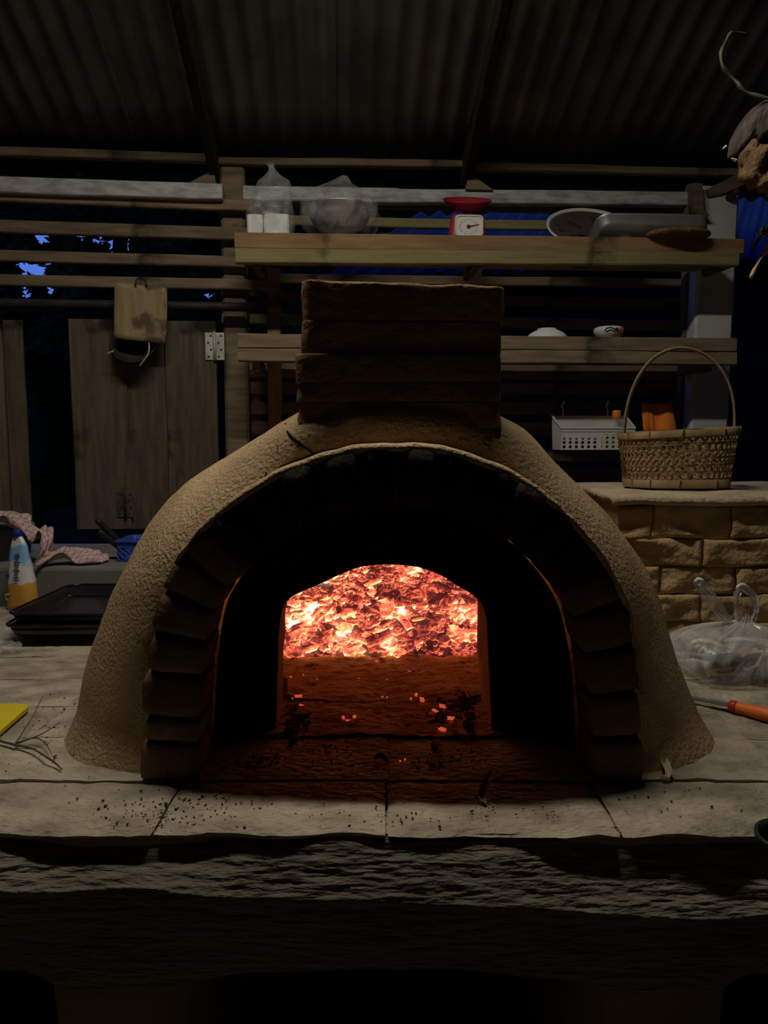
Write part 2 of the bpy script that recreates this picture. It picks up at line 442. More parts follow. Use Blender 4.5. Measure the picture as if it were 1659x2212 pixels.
# whitewashed concrete post on the right
o = post(1557, 402, 3.18, 86, .15, post_m, name='concrete_post')
tag(o, 'whitewashed square concrete post at the right end of the shelves', 'post')
c = PV(1578, 425, 3.17)
bm = MB(); bm.tube([c + VX * .05, c - VX * .02], .018, 8); bm.tube([c - VX * .012, c - VX * .03 + UX * .022 + ZX * .015], .008, 6)
tag(bm.build('bolt', iron, o), None)

# plank doors on the left
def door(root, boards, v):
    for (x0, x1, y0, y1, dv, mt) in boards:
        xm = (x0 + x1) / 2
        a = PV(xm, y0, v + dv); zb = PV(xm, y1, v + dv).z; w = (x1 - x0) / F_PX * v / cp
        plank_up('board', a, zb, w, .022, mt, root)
d1 = empty('door_1', PV(300, 1140, 3.2), 'folding door of wide upright planks with steel hinges', kind='structure')
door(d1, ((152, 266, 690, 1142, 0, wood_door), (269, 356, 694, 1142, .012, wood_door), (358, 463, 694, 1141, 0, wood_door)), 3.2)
d2 = empty('door_2', PV(20, 1140, 3.2), 'upright weathered plank at the left end of the wall', kind='structure')
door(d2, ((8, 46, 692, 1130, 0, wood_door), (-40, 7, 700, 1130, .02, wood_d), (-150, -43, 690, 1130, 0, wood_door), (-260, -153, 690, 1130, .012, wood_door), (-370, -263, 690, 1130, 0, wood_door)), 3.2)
def hinge(x0, y0, x1, y1, xk, v, mat):
    r = MB(); cl = PV((x0 + x1) / 2, (y0 + y1) / 2, v); s = v / cp / F_PX
    hh = (y1 - y0) * s
    root = empty('hinge', cl); root.parent = d1; root.matrix_parent_inverse = wm(d1).inverted()
    for (xa, xb) in ((x0, xk - 2), (xk + 2, x1)):
        c = PV((xa + xb) / 2, (y0 + y1) / 2, v); m = MB()
        m.box((0, 0, 0), ((xb - xa) * s, .003, hh))
        o_ = mesh_obj('leaf_plate', m.v, m.f, mat, root); o_.matrix_basis = Matrix.Translation(c) @ Matrix((UX, VX, ZX)).transposed().to_4x4()
        for i in range(4):
            z = -hh * .38 + hh * .76 * i / 3
            p = c + ZX * z + UX * ((xb - xa) * s * (.15 if i % 2 else -.15))
            q = MB(); q.tube([p - VX * .0015, p - VX * .0032], .0042, 8)
            q.build('screw', iron, root)
    p = PV(xk, (y0 + y1) / 2, v); m = MB(); m.tube([p - ZX * hh * .52 - VX * .004, p + ZX * hh * .52 - VX * .004], .0062, 10)
    m.build('knuckle', mat, root, True)
hinge(444, 720, 484, 776, 464, 3.185, steel_d)
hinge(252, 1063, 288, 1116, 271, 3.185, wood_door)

# unseen walls added to block skylight and bounce a little lamp light
mb = MB(); mb.box((0, -2.2, 2.55), (7.2, .12, 5.1)); tag(mb.build('wall_front_added', bounce_m), 'added unseen wall behind the viewer, blocks sky and bounces lamp light', kind='structure')
mb = MB(); mb.box((-3.6, -.4, 2.5), (.12, 3.8, 5.2)); tag(mb.build('wall_left_added', bounce_m), 'added unseen wall at the left, blocks skylight', kind='structure')
mb = MB(); mb.box((3.6, -.4, 2.5), (.12, 3.8, 5.2)); tag(mb.build('wall_right_added', bounce_m), 'added unseen wall at the right, blocks skylight', kind='structure')

# what lies outside: blue roof of the neighbouring shed, trees, added sky-blocking bank
nb = empty('neighbour_shed', (2.2, 6.5, 0), 'neighbouring shed with a blue corrugated roof seen through the slats', 'shed')
e0 = P(700, 606, 5.2); e1 = P(1900, 545, 5.6)
ed = (e1 - e0); el = ed.length; ed.normalize()
up = Vector((.55, 1.0, .62)).normalized()
mb = MB(); n = 241; rows = []
nn = ed.cross(up).normalized()
for t in (0, .8, 1.7):
    rows.append([e0 + ed * (el * i / (n - 1)) + up * t + nn * (.022 * math.cos(2 * math.pi * el * i / (n - 1) / .16)) for i in range(n)])
mb.loops(rows, False); o = mb.build('roof_sheet', blue_m, nb, True); md = o.modifiers.new('t', 'SOLIDIFY'); md.thickness = .002
mb = MB(); a = e0 + up * .25 + ZX * -.12; b = e1 + up * .25 + ZX * -.12
mb.add([(a.x, a.y, 0), (b.x, b.y, 0), b, a, (a.x, a.y + 1.2, 0), (b.x, b.y + 1.2, 0), b + Vector((0, 1.2, 0)), a + Vector((0, 1.2, 0))], [(0, 1, 2, 3), (7, 6, 5, 4), (0, 3, 7, 4), (1, 5, 6, 2), (3, 2, 6, 7)])
mb.build('shed_wall', M('shed_board', (.008, .007, .006), (.014, .012, .01), 1, scale=4, spec=0), nb)
# dark vegetation backdrop, its ring added all round to block low sky
mb = MB(); rows = []; n = 120
def bank_h(a):
    d = math.degrees(a)
    h = 9.0
    if -28 < d < -6: h = 3.2
    return h
for zi in range(2):
    rows.append([Vector((math.sin(2 * math.pi * i / n) * 16, math.cos(2 * math.pi * i / n) * 16, zi * (bank_h((2 * math.pi * i / n + math.pi) % (2 * math.pi) - math.pi) + 1.2 * noise.noise((i * .7, 0, 0))))) for i in range(n)])
mb.loops(rows, True)
tag(mb.build('sky_block_bank', M('night_foliage', (.004, .006, .002), (.008, .011, .004), 1, scale=3, spec=0)), 'dark vegetation backdrop, ring added round the yard to block low sky', kind='structure')
# leafy trees seen through the left slats, with gaps where dusk sky shows
gaps = [(258, 530, 26, 22), (92, 512, 16, 18), (55, 580, 9, 20), (88, 582, 12, 22), (107, 628, 10, 14), (60, 632, 20, 8), (118, 566, 6, 5), (18, 566, 14, 8), (212, 520, 8, 8), (172, 512, 8, 6), (2, 530, 5, 7), (450, 637, 5, 4)]
def tree(name, label, x0, x1, dist, cnt, seed):
    r = random.Random(seed)
    base = P((x0 + x1) / 2, 800, dist); root = empty(name, (base.x, base.y, 0), label, 'tree', 'trees beyond the slatted wall')
    v = []; f = []
    for i in range(cnt):
        px = r.uniform(x0, x1); py = r.uniform(330, 760); s = r.uniform(.05, .11)
        skip = False
        for (gx, gy, gw, gh) in gaps:
            d = ((px - gx) / (gw + 11)) ** 2 + ((py - gy) / (gh + 11)) ** 2
            if d < 1.0 and r.random() < (.985 if d < .55 else .8): skip = True
        if skip: continue
        p = P(px, py, dist + r.uniform(-.25, .25))
        a = r.uniform(0, 6.283); d1_ = Vector((math.cos(a), r.uniform(-.5, .5), math.sin(a))).normalized(); d2_ = d1_.cross(Vector((r.uniform(-.4, .4), 1, r.uniform(-.4, .4)))).normalized()
        b = len(v); v += [p - d1_ * s, p + d2_ * s * .4, p + d1_ * s, p - d2_ * s * .4]; f.append((b, b + 1, b + 2, b + 3))
    c = mesh_obj('foliage', v, f, leaf_m, root); c['kind'] = 'stuff'
    m = MB(); m.tube([(base.x, base.y, 0), (base.x + .1, base.y, 1.4), (base.x - .1, base.y + .05, 3.2), (base.x, base.y, 4.8)], [.14, .11, .08, .04], 8)
    m.build('trunk', leaf_m, root, True)
tree('leafy_tree', 'black leafy tree at the far left with bright gaps of dusk sky', -90, 170, 7.2, 9000, 3)
tree('leafy_tree', 'black leafy tree behind the hanging board, sky between its leaves', 150, 420, 7.6, 9000, 4)
tree('leafy_tree', 'solid black tree behind the post beside the plank door', 400, 760, 8.0, 9000, 5)

# ================================================================ THE HEARTH COUNTER
counter = empty('hearth_counter', (0, 1.07, 0), 'wide clay counter with slab top and arched recesses below', 'counter')
XL, XR, YB = -1.42, 1.42, 2.54
SLW, ROWS = .3555, [1.066, 1.237, 1.415, 1.59, 1.77, 1.95, 2.13, 2.31, YB]
def slab(x0, x1, y0, y1, seed, front):
    g_ = .0022 if y0 < 1.2 else .0005; nx, ny = 22, 12
    def top(u, v):
        x = x0 + g_ + (x1 - x0 - 2 * g_) * u; y = y0 + g_ + (y1 - y0 - 2 * g_) * v
        e = min(u, 1 - u) * (x1 - x0); e2 = min(v, 1 - v) * (y1 - y0); ed_ = min(e, e2)
        dz = -(.004 if y0 < 1.2 else .0007) * max(0, 1 - ed_ / .008) + .0035 * fbm((x, y, seed * .01), 6, 3) + .0022 * fbm((x * 26, y * 60, 3), 1, 3)
        if front and v < .12: y += -.004 + .012 * noise.noise((x * 9, seed, 2)); dz += .004 * noise.noise((x * 14, 5, 1))
        return Vector((x, y, H + dz + (.0006 if y0 < 1.3 else .00015) * ((seed * 37) % 5 - 2)))
    mb = MB().grid(nx, ny, top)
    t = [mb.v[i] for i in range(nx)] + [mb.v[j * nx + nx - 1] for j in range(1, ny)] + [mb.v[(ny - 1) * nx + i] for i in range(nx - 2, -1, -1)] + [mb.v[j * nx] for j in range(ny - 2, 0, -1)]
    bt = .009 + (.012 * max(0, noise.noise((x0 * 3, 7, 1))) if front else .01)
    mb.loops([t, [Vector((p.x, p.y + (.003 if front and p.y < y0 + .02 else 0), H - bt)) for p in t]], True)
    return mb.build('hearth_slab', slab_m, counter, True, loc=((x0 + x1) / 2, (y0 + y1) / 2, H))
sd = 0
for r in range(len(ROWS) - 1):
    for cidx in range(-4, 4):
        x0 = cidx * SLW + .004 + (.004 if r else 0); x1 = x0 + SLW
        sd += 1
        slab(x0, x1, ROWS[r], ROWS[r + 1], sd, r == 0)
# bedding under the slabs
mb = MB(); mb.box(((XL + XR) / 2, (1.076 + YB) / 2, H - .024), (XR - XL, YB - 1.076, .026)); mb.build('bedding', mortar, counter)
# front apron, leaning out under the slabs, with arched openings
def zlow(x):
    # arches: centre opening and two side openings, piers between
    if -.335 < x < .345:
        t = (x - .005) / .34; return .705 - .03 * abs(t) ** 3.0 + .004 * noise.noise((x * 12, 1, 1)) - (.05 * max(0, (abs(t) - .93) / .07))
    if x < -.485:
        t = min(1, (-.485 - x) / .05); return .665 + .04 * math.sqrt(t) + .003 * noise.noise((x * 12, 3, 1))
    if x > .50:
        t = min(1, (x - .50) / .05); return .665 + .035 * math.sqrt(t) + .003 * noise.noise((x * 12, 4, 1))
    return 0.0
NXA = 420
def apron_y(x, z):
    d = H - z
    w = .055 + .04 * noise.noise((x * 3.1, 2.2, 0)) + .03 * max(0, min(1, (x + .35) / .4))
    s = max(0, min(1, (d - .008) / w))
    y = 1.072 - .045 * s ** .9 + (.016 * max(0, noise.noise((x * 4.5, 8, 2))) + .024 * math.exp(-((x + .42) / .16) ** 2) + .016 * math.exp(-((x - .52) / .2) ** 2)) * (1 - s) ** .6
    y += (.0028 * fbm((x * 11, z * 70, 1.5), 1.0, 3) + .0016 * fbm((x * 26, z * 190, 4.5), 1.0, 3)) * (1 if s < .98 else .45) + .006 * noise.noise((x * 6, z * 14, 8)) * s
    y += .004 * fbm((x * 3, z * 9, 4), 1.0, 2)
    if d > .2: y += .0 
    return y
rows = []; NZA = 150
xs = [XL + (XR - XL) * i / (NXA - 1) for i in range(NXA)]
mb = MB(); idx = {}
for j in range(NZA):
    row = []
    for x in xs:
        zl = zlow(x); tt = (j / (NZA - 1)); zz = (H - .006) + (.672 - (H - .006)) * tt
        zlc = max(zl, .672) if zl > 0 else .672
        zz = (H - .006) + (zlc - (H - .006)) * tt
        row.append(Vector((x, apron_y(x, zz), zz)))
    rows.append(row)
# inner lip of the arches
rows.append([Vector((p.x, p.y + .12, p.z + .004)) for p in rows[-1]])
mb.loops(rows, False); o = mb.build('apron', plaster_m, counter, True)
for (x0, x1) in ((-.487, -.333), (.343, .503)):
    mb = MB(); rr = []
    for j in range(14):
        z = .70 * j / 13; q = []
        sp_ = .012 * (1 - j / 13) + .014 * max(0, (j - 10) / 3)
        for (a, b) in ((x0 - sp_, 1.040), ((x0 + x1) / 2, 1.034), (x1 + sp_, 1.040), (x1 + sp_, 1.5), (x1 + sp_, 2.3), (x0 - sp_, 2.3), (x0 - sp_, 1.5)):
            q.append(Vector((a + .004 * noise.noise((a * 9, z * 6, b)), b + .004 * noise.noise((a * 7, z * 7, 3)), z)))
        rr.append(q)
    mb.loops(rr, True, True, True); mb.build('pier', pier_m, counter, True)
for (x0, x1) in ((XL, XL + .14), (XR - .14, XR)):
    mb = MB(); mb.box(((x0 + x1) / 2, 1.7, .345), (x1 - x0, 1.28, .69)); mb.build('pier', pier_m, counter)
mb = MB(); mb.box((0, 2.3, .43), (XR - XL - .02, .1, .86)); mb.build('rear_wall', pier_m, counter)

# ================================================================ THE OVEN
oven = empty('pizza_oven', (0.01, 1.6, H), 'domed clay oven with brick arch mouth and square chimney', 'oven')
YF = 1.232
Fpx = [(306, 1690), (304, 1640), (305, 1600), (309, 1560), (311, 1500), (314, 1440), (318, 1400), (324, 1360), (336, 1300), (350, 1262), (372, 1225), (398, 1188), (434, 1146), (482, 1105), (532, 1068), (590, 1032), (650, 1005), (720, 984), (790, 971), (850, 967), (920, 970), (985, 982), (1050, 1003), (1110, 1030), (1160, 1060), (1220, 1110), (1270, 1165), (1310, 1220), (1340, 1270), (1358, 1320), (1371, 1380), (1380, 1440), (1386, 1500), (1388, 1560), (1390, 1620), (1388, 1690)]
NF = 97
Fc = smooth_pts(resample([P(x, y, YF) for x, y in Fpx], NF), 2)
for p in Fc: p.z = max(p.z, H)
Fc[0].z = Fc[-1].z = H - .002
Spx = [(146, 1616), (160, 1550), (178, 1470), (199, 1400), (221, 1340), (245, 1275), (275, 1212), (310, 1152), (350, 1098), (400, 1050), (460, 1007), (520, 968), (580, 930), (620, 906), (650, 888), (700, 870), (780, 856), (860, 852), (950, 858), (1030, 876), (1085, 900), (1125, 922), (1150, 948), (1185, 987), (1240, 1040), (1290, 1085), (1340, 1150), (1385, 1220), (1415, 1290), (1440, 1360), (1465, 1430), (1490, 1490), (1512, 1545), (1536, 1612)]
def ys_at(py): return 1.40 + .13 * max(0, min(1, (1600 - py) / 330)) ** .8
Sc = smooth_pts(resample([P(x, y, ys_at(y)) for x, y in Spx], NF), 1)
YSi = [p.y for p in Sc]
for p in Sc: p.z = max(p.z, H)
Sc[0].z = Sc[-1].z = H - .002
# normal-ish correspondence: reuse arc parameters, shell lofted from the brick arch out to the widest line and back
XC = .008
rows = []
Y0 = 1.272
def shell_noise(p): return .006 * fbm(p, 5, 2) + .0013 * fbm(p, 34, 3)
NU = 20
for iu in range(NU + 1):
    u = iu / NU
    row = []
    for i in range(NF):
        a, b = Fc[i], Sc[i]
        lat = .6 * math.sin(u * math.pi / 2) + .4 * u
        dep = .45 * (1 - math.cos(u * math.pi / 2)) + .55 * u ** 1.25
        t = i / (NF - 1); topness = math.exp(-((t - .5) / .145) ** 4)
        lat2 = lat
        dep = dep * (1 - topness) + u ** 4 * topness
        x = a.x + (b.x - a.x) * lat2; z = a.z + (b.z - a.z) * lat2
        y = Y0 + (YSi[i] - Y0) * dep
        # foot spreads a little where the dome meets the slabs
        foot = max(0, 1 - (z - H) / .045)
        p = Vector((x, y, z))
        d = shell_noise(p) * (0.25 if iu == 0 else 1)
        c = Vector((x - XC, 0, z - H)); c = c.normalized() if c.length > .01 else Vector((1, 0, 0))
        p += c * d * lat + Vector((0, -1, 0)) * d * (1 - dep) * (1 if iu else .3)
        p += c * foot * .012 * lat + Vector((0, -1, 0)) * foot * .016 * (1 - dep)
        p.z = max(p.z, H - .003) if i not in (0, NF - 1) else H - .004
        row.append(p)
    rows.append(row)
for (y, s) in ((1.58, .998), (1.68, .985), (1.82, .96), (1.98, .915), (2.12, .85), (2.25, .76), (2.36, .63), (2.44, .48), (2.49, .3), (2.515, .12), (2.52, .02)):
    row = []
    for i in range(NF):
        b = Sc[i]; p = Vector((XC + (b.x - XC) * s, y, H + (b.z - H) * s)) if y > 1.57 else b.copy(); p += (p - Vector((XC, y, H))).normalized() * shell_noise(p) * s
        if i in (0, NF - 1): p.z = H - .004
        p.z = max(p.z, H - .004); row.append(p)
    rows.append(row)
mb = MB().loops(rows, False)
shell_bvh = BVHTree.FromPolygons(mb.v, mb.f)
shell = mb.build('clay_shell', clay, oven, True)
# packed mortar filling behind the arch
def offset_in(curve, d):
    out = []
    n = len(curve)
    for i in range(n):
        t = curve[min(i + 1, n - 1)] - curve[max(i - 1, 0)]
        nrm = Vector((t.z, 0, -t.x)).normalized()
        if nrm.dot(Vector((XC, 0, H + .15)) - Vector((curve[i].x, 0, curve[i].z))) < 0: nrm = -nrm
        q = curve[i] + nrm * (d(i / (n - 1)) if callable(d) else d); q.z = max(q.z, H); out.append(q)
    out[0].z = out[-1].z = H - .002
    return out
TH = lambda t: .098 if t < .5 else .098 - .012 * (t - .5) * 2
Gc = smooth_pts(offset_in(Fc, TH), 3)
Gc[0].x = Fc[0].x + .098; Gc[-1].x = Fc[-1].x - .086
def ring(a_curve, b_curve, y0, y1):
    m = MB()
    r = []
    for c, y in ((a_curve, y0), (b_curve, y0), (b_curve, y1), (a_curve, y1)):
        r.append([Vector((p.x, y, p.z)) for p in c])
    m.loops(r + [r[0]], False); return m
Fi = offset_in(Fc, .008); Gi = offset_in(Fc, lambda t: TH(t) - .006)
Gi[0].x = Gc[0].x - .006; Gi[-1].x = Gc[-1].x + .006
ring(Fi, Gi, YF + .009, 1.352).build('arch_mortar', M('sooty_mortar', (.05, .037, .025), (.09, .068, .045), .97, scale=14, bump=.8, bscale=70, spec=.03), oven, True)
ring(offset_in(Fc, -.006), Gi, 1.286, 1.30).build('arch_light_seal', soot, oven, True)  # hidden plate added to block firelight leaking through the brick joints
# clay lip smeared over the outer edge of the arch
lipF = offset_in(Fc, -.001); rows = []
i0, i1 = int(NF * .24), int(NF * .90)
for (dy, up_) in ((0.004, -.006), (0.001, .002), (.006, .0075), (.025, .009), (.05, .006), (.06, -.004)):
    row = []
    for i in range(i0 * 3, i1 * 3 + 1):
        k_ = i // 3; t_ = (i % 3) / 3; p = lipF[k_].lerp(lipF[min(k_ + 1, NF - 1)], t_)
        c = Vector((p.x - XC, 0, p.z - H - .05)).normalized(); e_ = min(1, (i - i0 * 3) / 12, (i1 * 3 - i) / 12)
        nz_ = noise.noise((p.x * 26, p.z * 26, 1)); row.append(p + c * (up_ * (.35 + .65 * e_) + .0035 * nz_ * (1 if up_ > 0 else .3)) + Vector((0, dy - .006 * max(0, noise.noise((p.x * 14, p.z * 14, 6))) + .002 * nz_, 0)))
    rows.append(row)
MB().loops(rows, False).build('clay_lip', clay, oven, True)
# the bricks of the arch, one by one
Fl = [0]
for i in range(1, NF): Fl.append(Fl[-1] + (Fc[i] - Fc[i - 1]).length)
def at_len(c, s):
    k_ = 0
    while k_ < NF - 2 and Fl[k_ + 1] < s: k_ += 1
    t = (s - Fl[k_]) / max(1e-9, Fl[k_ + 1] - Fl[k_]); return c[k_].lerp(c[k_ + 1], t)
marks = [0, .074, .118, .198, .268, .345]
while marks[-1] < Fl[-1] - .36: marks.append(marks[-1] + rnd.uniform(.066, .078))
rem = Fl[-1] - marks[-1]; kk = round(rem / .077)
for i in range(1, kk + 1): marks.append(marks[-1] + (Fl[-1] - marks[-1]) / (kk - i + 1))
def arch_brick(s0, s1, seed):
    gp = .0036; nv, nu, nd = 5, 5, 3
    r = random.Random(seed); left = s0 < .9
    prot = r.uniform(-.004, .006) if left else r.uniform(-.002, .003)
    oy = r.uniform(-.006, .001)
    def pt(a, b, c):      # a along the arch, b from outside in, c depth
        s = s0 + gp + (s1 - s0 - 2 * gp) * a
        f_ = at_len(Fc, s); g_ = at_len(Gc, s)
        bb = -prot / .1 + b * (1 + prot / .1)
        p = f_.lerp(g_, bb); p.y = YF + oy + (1.345 - YF - oy) * c
        # rounded corners
        e = [2 * a - 1, 2 * b - 1, 2 * c - 1]
        k_ = sum(1 for q in e if abs(q) > .99)
        mid = at_len(Fc, (s0 + s1) / 2).lerp(at_len(Gc, (s0 + s1) / 2), .5); mid.y = (YF + 1.345) / 2
        if k_ >= 2: p = p.lerp(mid, .045 if k_ == 2 else .09)
        p += Vector((noise.noise(p * 22 + Vector((seed, 0, 0))), noise.noise(p * 24 + Vector((0, seed, 5))), noise.noise(p * 22 + Vector((3, 0, seed))))) * .0042
        return p
    vv = {}; vl = []; fl_ = []
    dims = (4, 4, 3)
    def idx(i, j, k_):
        if (i, j, k_) not in vv: vv[(i, j, k_)] = len(vl); vl.append(pt(i / dims[0], j / dims[1], k_ / dims[2]))
        return vv[(i, j, k_)]
    for ax in range(3):
        o1, o2 = (ax + 1) % 3, (ax + 2) % 3
        for sd_ in (0, dims[ax]):
            for i in range(dims[o1]):
                for j in range(dims[o2]):
                    q = []
                    for (a, b) in ((i, j), (i + 1, j), (i + 1, j + 1), (i, j + 1)):
                        t = [0, 0, 0]; t[ax] = sd_; t[o1] = a; t[o2] = b; q.append(idx(*t))
                    fl_.append(q if sd_ == 0 else q[::-1])
    m = MB().add(vl, fl_); c = sum(m.v, Vector()) / len(m.v)
    m.build('brick', brick_m if (s0 < .46 or s0 > Fl[-1] - .42) else brick_soot, oven, True, loc=c)
for i in range(len(marks) - 1): arch_brick(marks[i], marks[i + 1], i)
# recessed front wall of the chamber between arch and door
Dpx = [(596, 1584), (598, 1500), (600, 1420), (602, 1360), (605, 1330), (614, 1302), (640, 1283), (690, 1262), (735, 1240), (775, 1225), (820, 1219), (870, 1219), (920, 1228), (960, 1246), (1000, 1272), (1030, 1290), (1045, 1310), (1052, 1345), (1055, 1420), (1059, 1500), (1063, 1590)]
YD = 1.448
Dc = smooth_pts(resample([P(x, y, YD) for x, y in Dpx], NF), 1)
for p in Dc: p.z = max(p.z, H)
Dc[0].z = Dc[-1].z = H - .002
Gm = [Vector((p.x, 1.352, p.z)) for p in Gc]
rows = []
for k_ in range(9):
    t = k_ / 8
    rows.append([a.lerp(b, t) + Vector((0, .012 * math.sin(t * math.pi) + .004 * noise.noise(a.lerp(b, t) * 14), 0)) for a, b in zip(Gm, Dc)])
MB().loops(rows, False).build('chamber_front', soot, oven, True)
# door reveal (thickness of the chamber wall) and the vaulted chamber
reveal_m = M('fired_reveal', (.26, .125, .06), (.36, .19, .095), .95, scale=12, bump=.8, bscale=50, spec=.05)
D2 = []
for i, p in enumerate(Dc):
    t = i / (NF - 1)
    w = .075 + .12 * t
    # side faces run nearly straight back
    q = Vector((p.x * (1.0 + .00 * t), YD + w, p.z)); q.z = max(H - .002, q.z + (.01 if 0.2 < t < .8 else 0)); D2.append(q)
rows = []
for k_ in range(7):
    t = k_ / 6
    rows.append([a.lerp(b, t) + Vector((.004 * noise.noise(a.lerp(b, t) * 18), 0, .003 * noise.noise(a.lerp(b, t) * 16 + Vector((4, 4, 4))))) for a, b in zip(Dc, D2)])
rows.append([Vector((p.x * 1.4, p.y + .05, H - .002 + (p.z - H) * 1.4)) for p in D2])      # hidden flange added to block firelight leaking between reveal and vault
MB().loops(rows, False).build('door_reveal', reveal_m, oven, True)
chamber_m = M('chamber_clay', (.34, .2, .12), (.45, .28, .17), .95, scale=8, bump=.6, bscale=30, spec=.05)
vv = []; ff = []; nq, nr = 48, 16
CYD = 2.03
inside = MB()
for j in range(nr + 1):
    ph = (math.pi / 2) * j / nr
    for i in range(nq):
        q = 2 * math.pi * i / nq
        p = Vector((.445 * math.cos(q) * math.cos(ph), CYD + .44 * math.sin(q) * math.cos(ph), H + .46 * math.sin(ph) - .002)); vv.append(p)
for j in range(nr):
    for i in range(nq):
        q = [j * nq + i, j * nq + (i + 1) % nq, (j + 1) * nq + (i + 1) % nq, (j + 1) * nq + i]
        c = sum((vv[a] for a in q), Vector()) / 4
        if c.y < CYD - .2 and abs(c.x) < .245 and c.z < H + .36: continue
        ff.append(q[::-1])
inside.add(vv, ff); inside.build('chamber_vault', chamber_m, oven, True)

floor_m = M('baked_oven_floor', (.30, .20, .115), (.47, .33, .2), .97, scale=10, bump=1, bscale=60, bdist=.010, stretch=(1, 1.2, 1), spots=(26, .62, (.10, .065, .04)), spec=.04)
def off(u, v):
    y = 1.418 + 1.05 * v; hw = .33 if y < 1.45 else (.29 if y < 1.60 else .445 * math.sqrt(max(.02, 1 - ((y - CYD) / .445) ** 2)))
    if 1.41 < y < 1.46: hw = .33 - (y - 1.418) * 1.6
    x = XC - .012 + hw * (2 * u - 1); return Vector((x, y, H + .0055 + .005 * fbm((x * 30, y * 34, 2), 1, 4) + .003 * fbm((x * 5, y * 6, 1), 1, 2)))
m_ = MB().grid(90, 130, off); m_.build('oven_floor', floor_m, oven, True)

# chimney: courses of mud-covered bricks, hollow at the top
YC0, YC1 = 1.298, 1.57
ch_b = [(648, 1097, 603, 620), (650, 1093, 640, 642), (648, 1086, 693, 696), (646, 1083, 765, 766), (638, 1080, 800, 800), (640, 1079, 834, 836), (650, 1077, 872, 874), (646, 1078, 905, 907), (634, 1090, 925, 935)]
cour = [((649, 1096), (604, 619), (690, 694)), ((650, 1088), (691, 695), (763, 764)), ((638, 1086), (764, 766), (826, 824)), ((645, 1082), (825, 826), (868, 866)), ((648, 1080), (866, 867), (925, 925))]
for ci, ((xa, xb), (ta, tb), (ba, bb)) in enumerate(cour):
    r = random.Random(ci + 50)
    nz_, nx_ = 6, 22
    def section(t, grow, inset=0):
        xl = P(xa, 700, YC0).x; xr = P(xb, 700, YC0).x
        # widths measured at each course's own height
        zt_l = P(xa, ta, YC0).z; zt_r = P(xb, tb, YC0).z; zb_l = P(xa, ba, YC0).z; zb_r = P(xb, bb, YC0).z
        xl = P(xa, (ta + ba) / 2, YC0).x; xr = P(xb, (tb + bb) / 2, YC0).x
        pts = []
        y0 = YC0 - grow - (.007 if ci == 2 else 0); y1 = YC1 + grow
        x0 = xl - grow; x1 = xr + grow
        if inset: x0 += inset; x1 -= inset; y0 += inset; y1 -= inset
        per = [(i / nx_, 0) for i in range(nx_)] + [(1, i / 12) for i in range(12)] + [(1 - i / nx_, 1) for i in range(nx_)] + [(0, 1 - i / 12) for i in range(12)]
        for (a, b) in per:
            x = x0 + (x1 - x0) * a; y = y0 + (y1 - y0) * b
            zt = zt_l + (zt_r - zt_l) * a; zb = zb_l + (zb_r - zb_l) * a
            if ci == 0: zt += .004 * noise.noise((a * 7, b, 3))
            z = zb + (zt - zb) * t
            p = Vector((x, y, z))
            # slightly rounded corner
            ca = min(a, 1 - a) * (x1 - x0); cb = min(b, 1 - b) * (y1 - y0)
            if ca < .012 and cb < .012: p = p.lerp(Vector(((x0 + x1) / 2, (y0 + y1) / 2, z)), .03)
            k_ = .0055 * fbm(p, 11, 3) + .0012 * noise.noise((p.x * 5, p.z * 40, ci))
            p += Vector((0 if 0 < a < 1 else (k_ * (-1 if a == 0 else 1)), 0 if 0 < b < 1 else (k_ * (-1 if b == 0 else 1)), 0))
            pts.append(p)
        return pts
    flare = [0, 0, 0, .004, .0][ci]
    rows = []
    for (t, gr) in ((0, -.0006), (.08, .0002), (.35, .0008), (.65, .0008), (.93, .0002), (1, -.0006)):
        gg = gr
        if ci == 4: gg += .006 * (1 - t) ** 2
        if ci == 3: gg += .004 * (1 - t)
        rows.append(section(t, gg))
    inn = [section(1, -.002, .085), section(0, -.002, .085)]
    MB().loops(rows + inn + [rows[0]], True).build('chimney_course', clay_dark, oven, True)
# cracks in the clay
def on_shell(px, py):
    r = ray(px, py).normalized(); h = shell_bvh.ray_cast(EYE, r)
    return (h[0] - r * .0008) if h[0] else None
for pts, rd in (([(616, 902), (617, 915), (622, 935), (634, 946), (650, 960), (664, 970), (676, 980)], .0026),
                ([(676, 981), (690, 977), (710, 974), (735, 971), (752, 975), (780, 968)], .0018),
                ([(676, 981), (655, 990), (625, 1000), (606, 1008), (603, 1018), (596, 1026)], .0015),
                ([(575, 1020), (570, 1038), (560, 1050)], .0012), ([(603, 945), (598, 965), (600, 980)], .0009)):
    q = [on_shell(*p) for p in pts]; q = [p for p in q if p]
    if len(q) > 2:
        q = catmull(q, 3); q = [p + Vector((.0015 * noise.noise(p * 90), 0, .0015 * noise.noise(p * 80 + Vector((5, 5, 5))))) for p in q]
        MB().tube(q, [rd * (.6 + .6 * abs(noise.noise(p * 60))) for p in q], 5).build('crack', soot, oven)

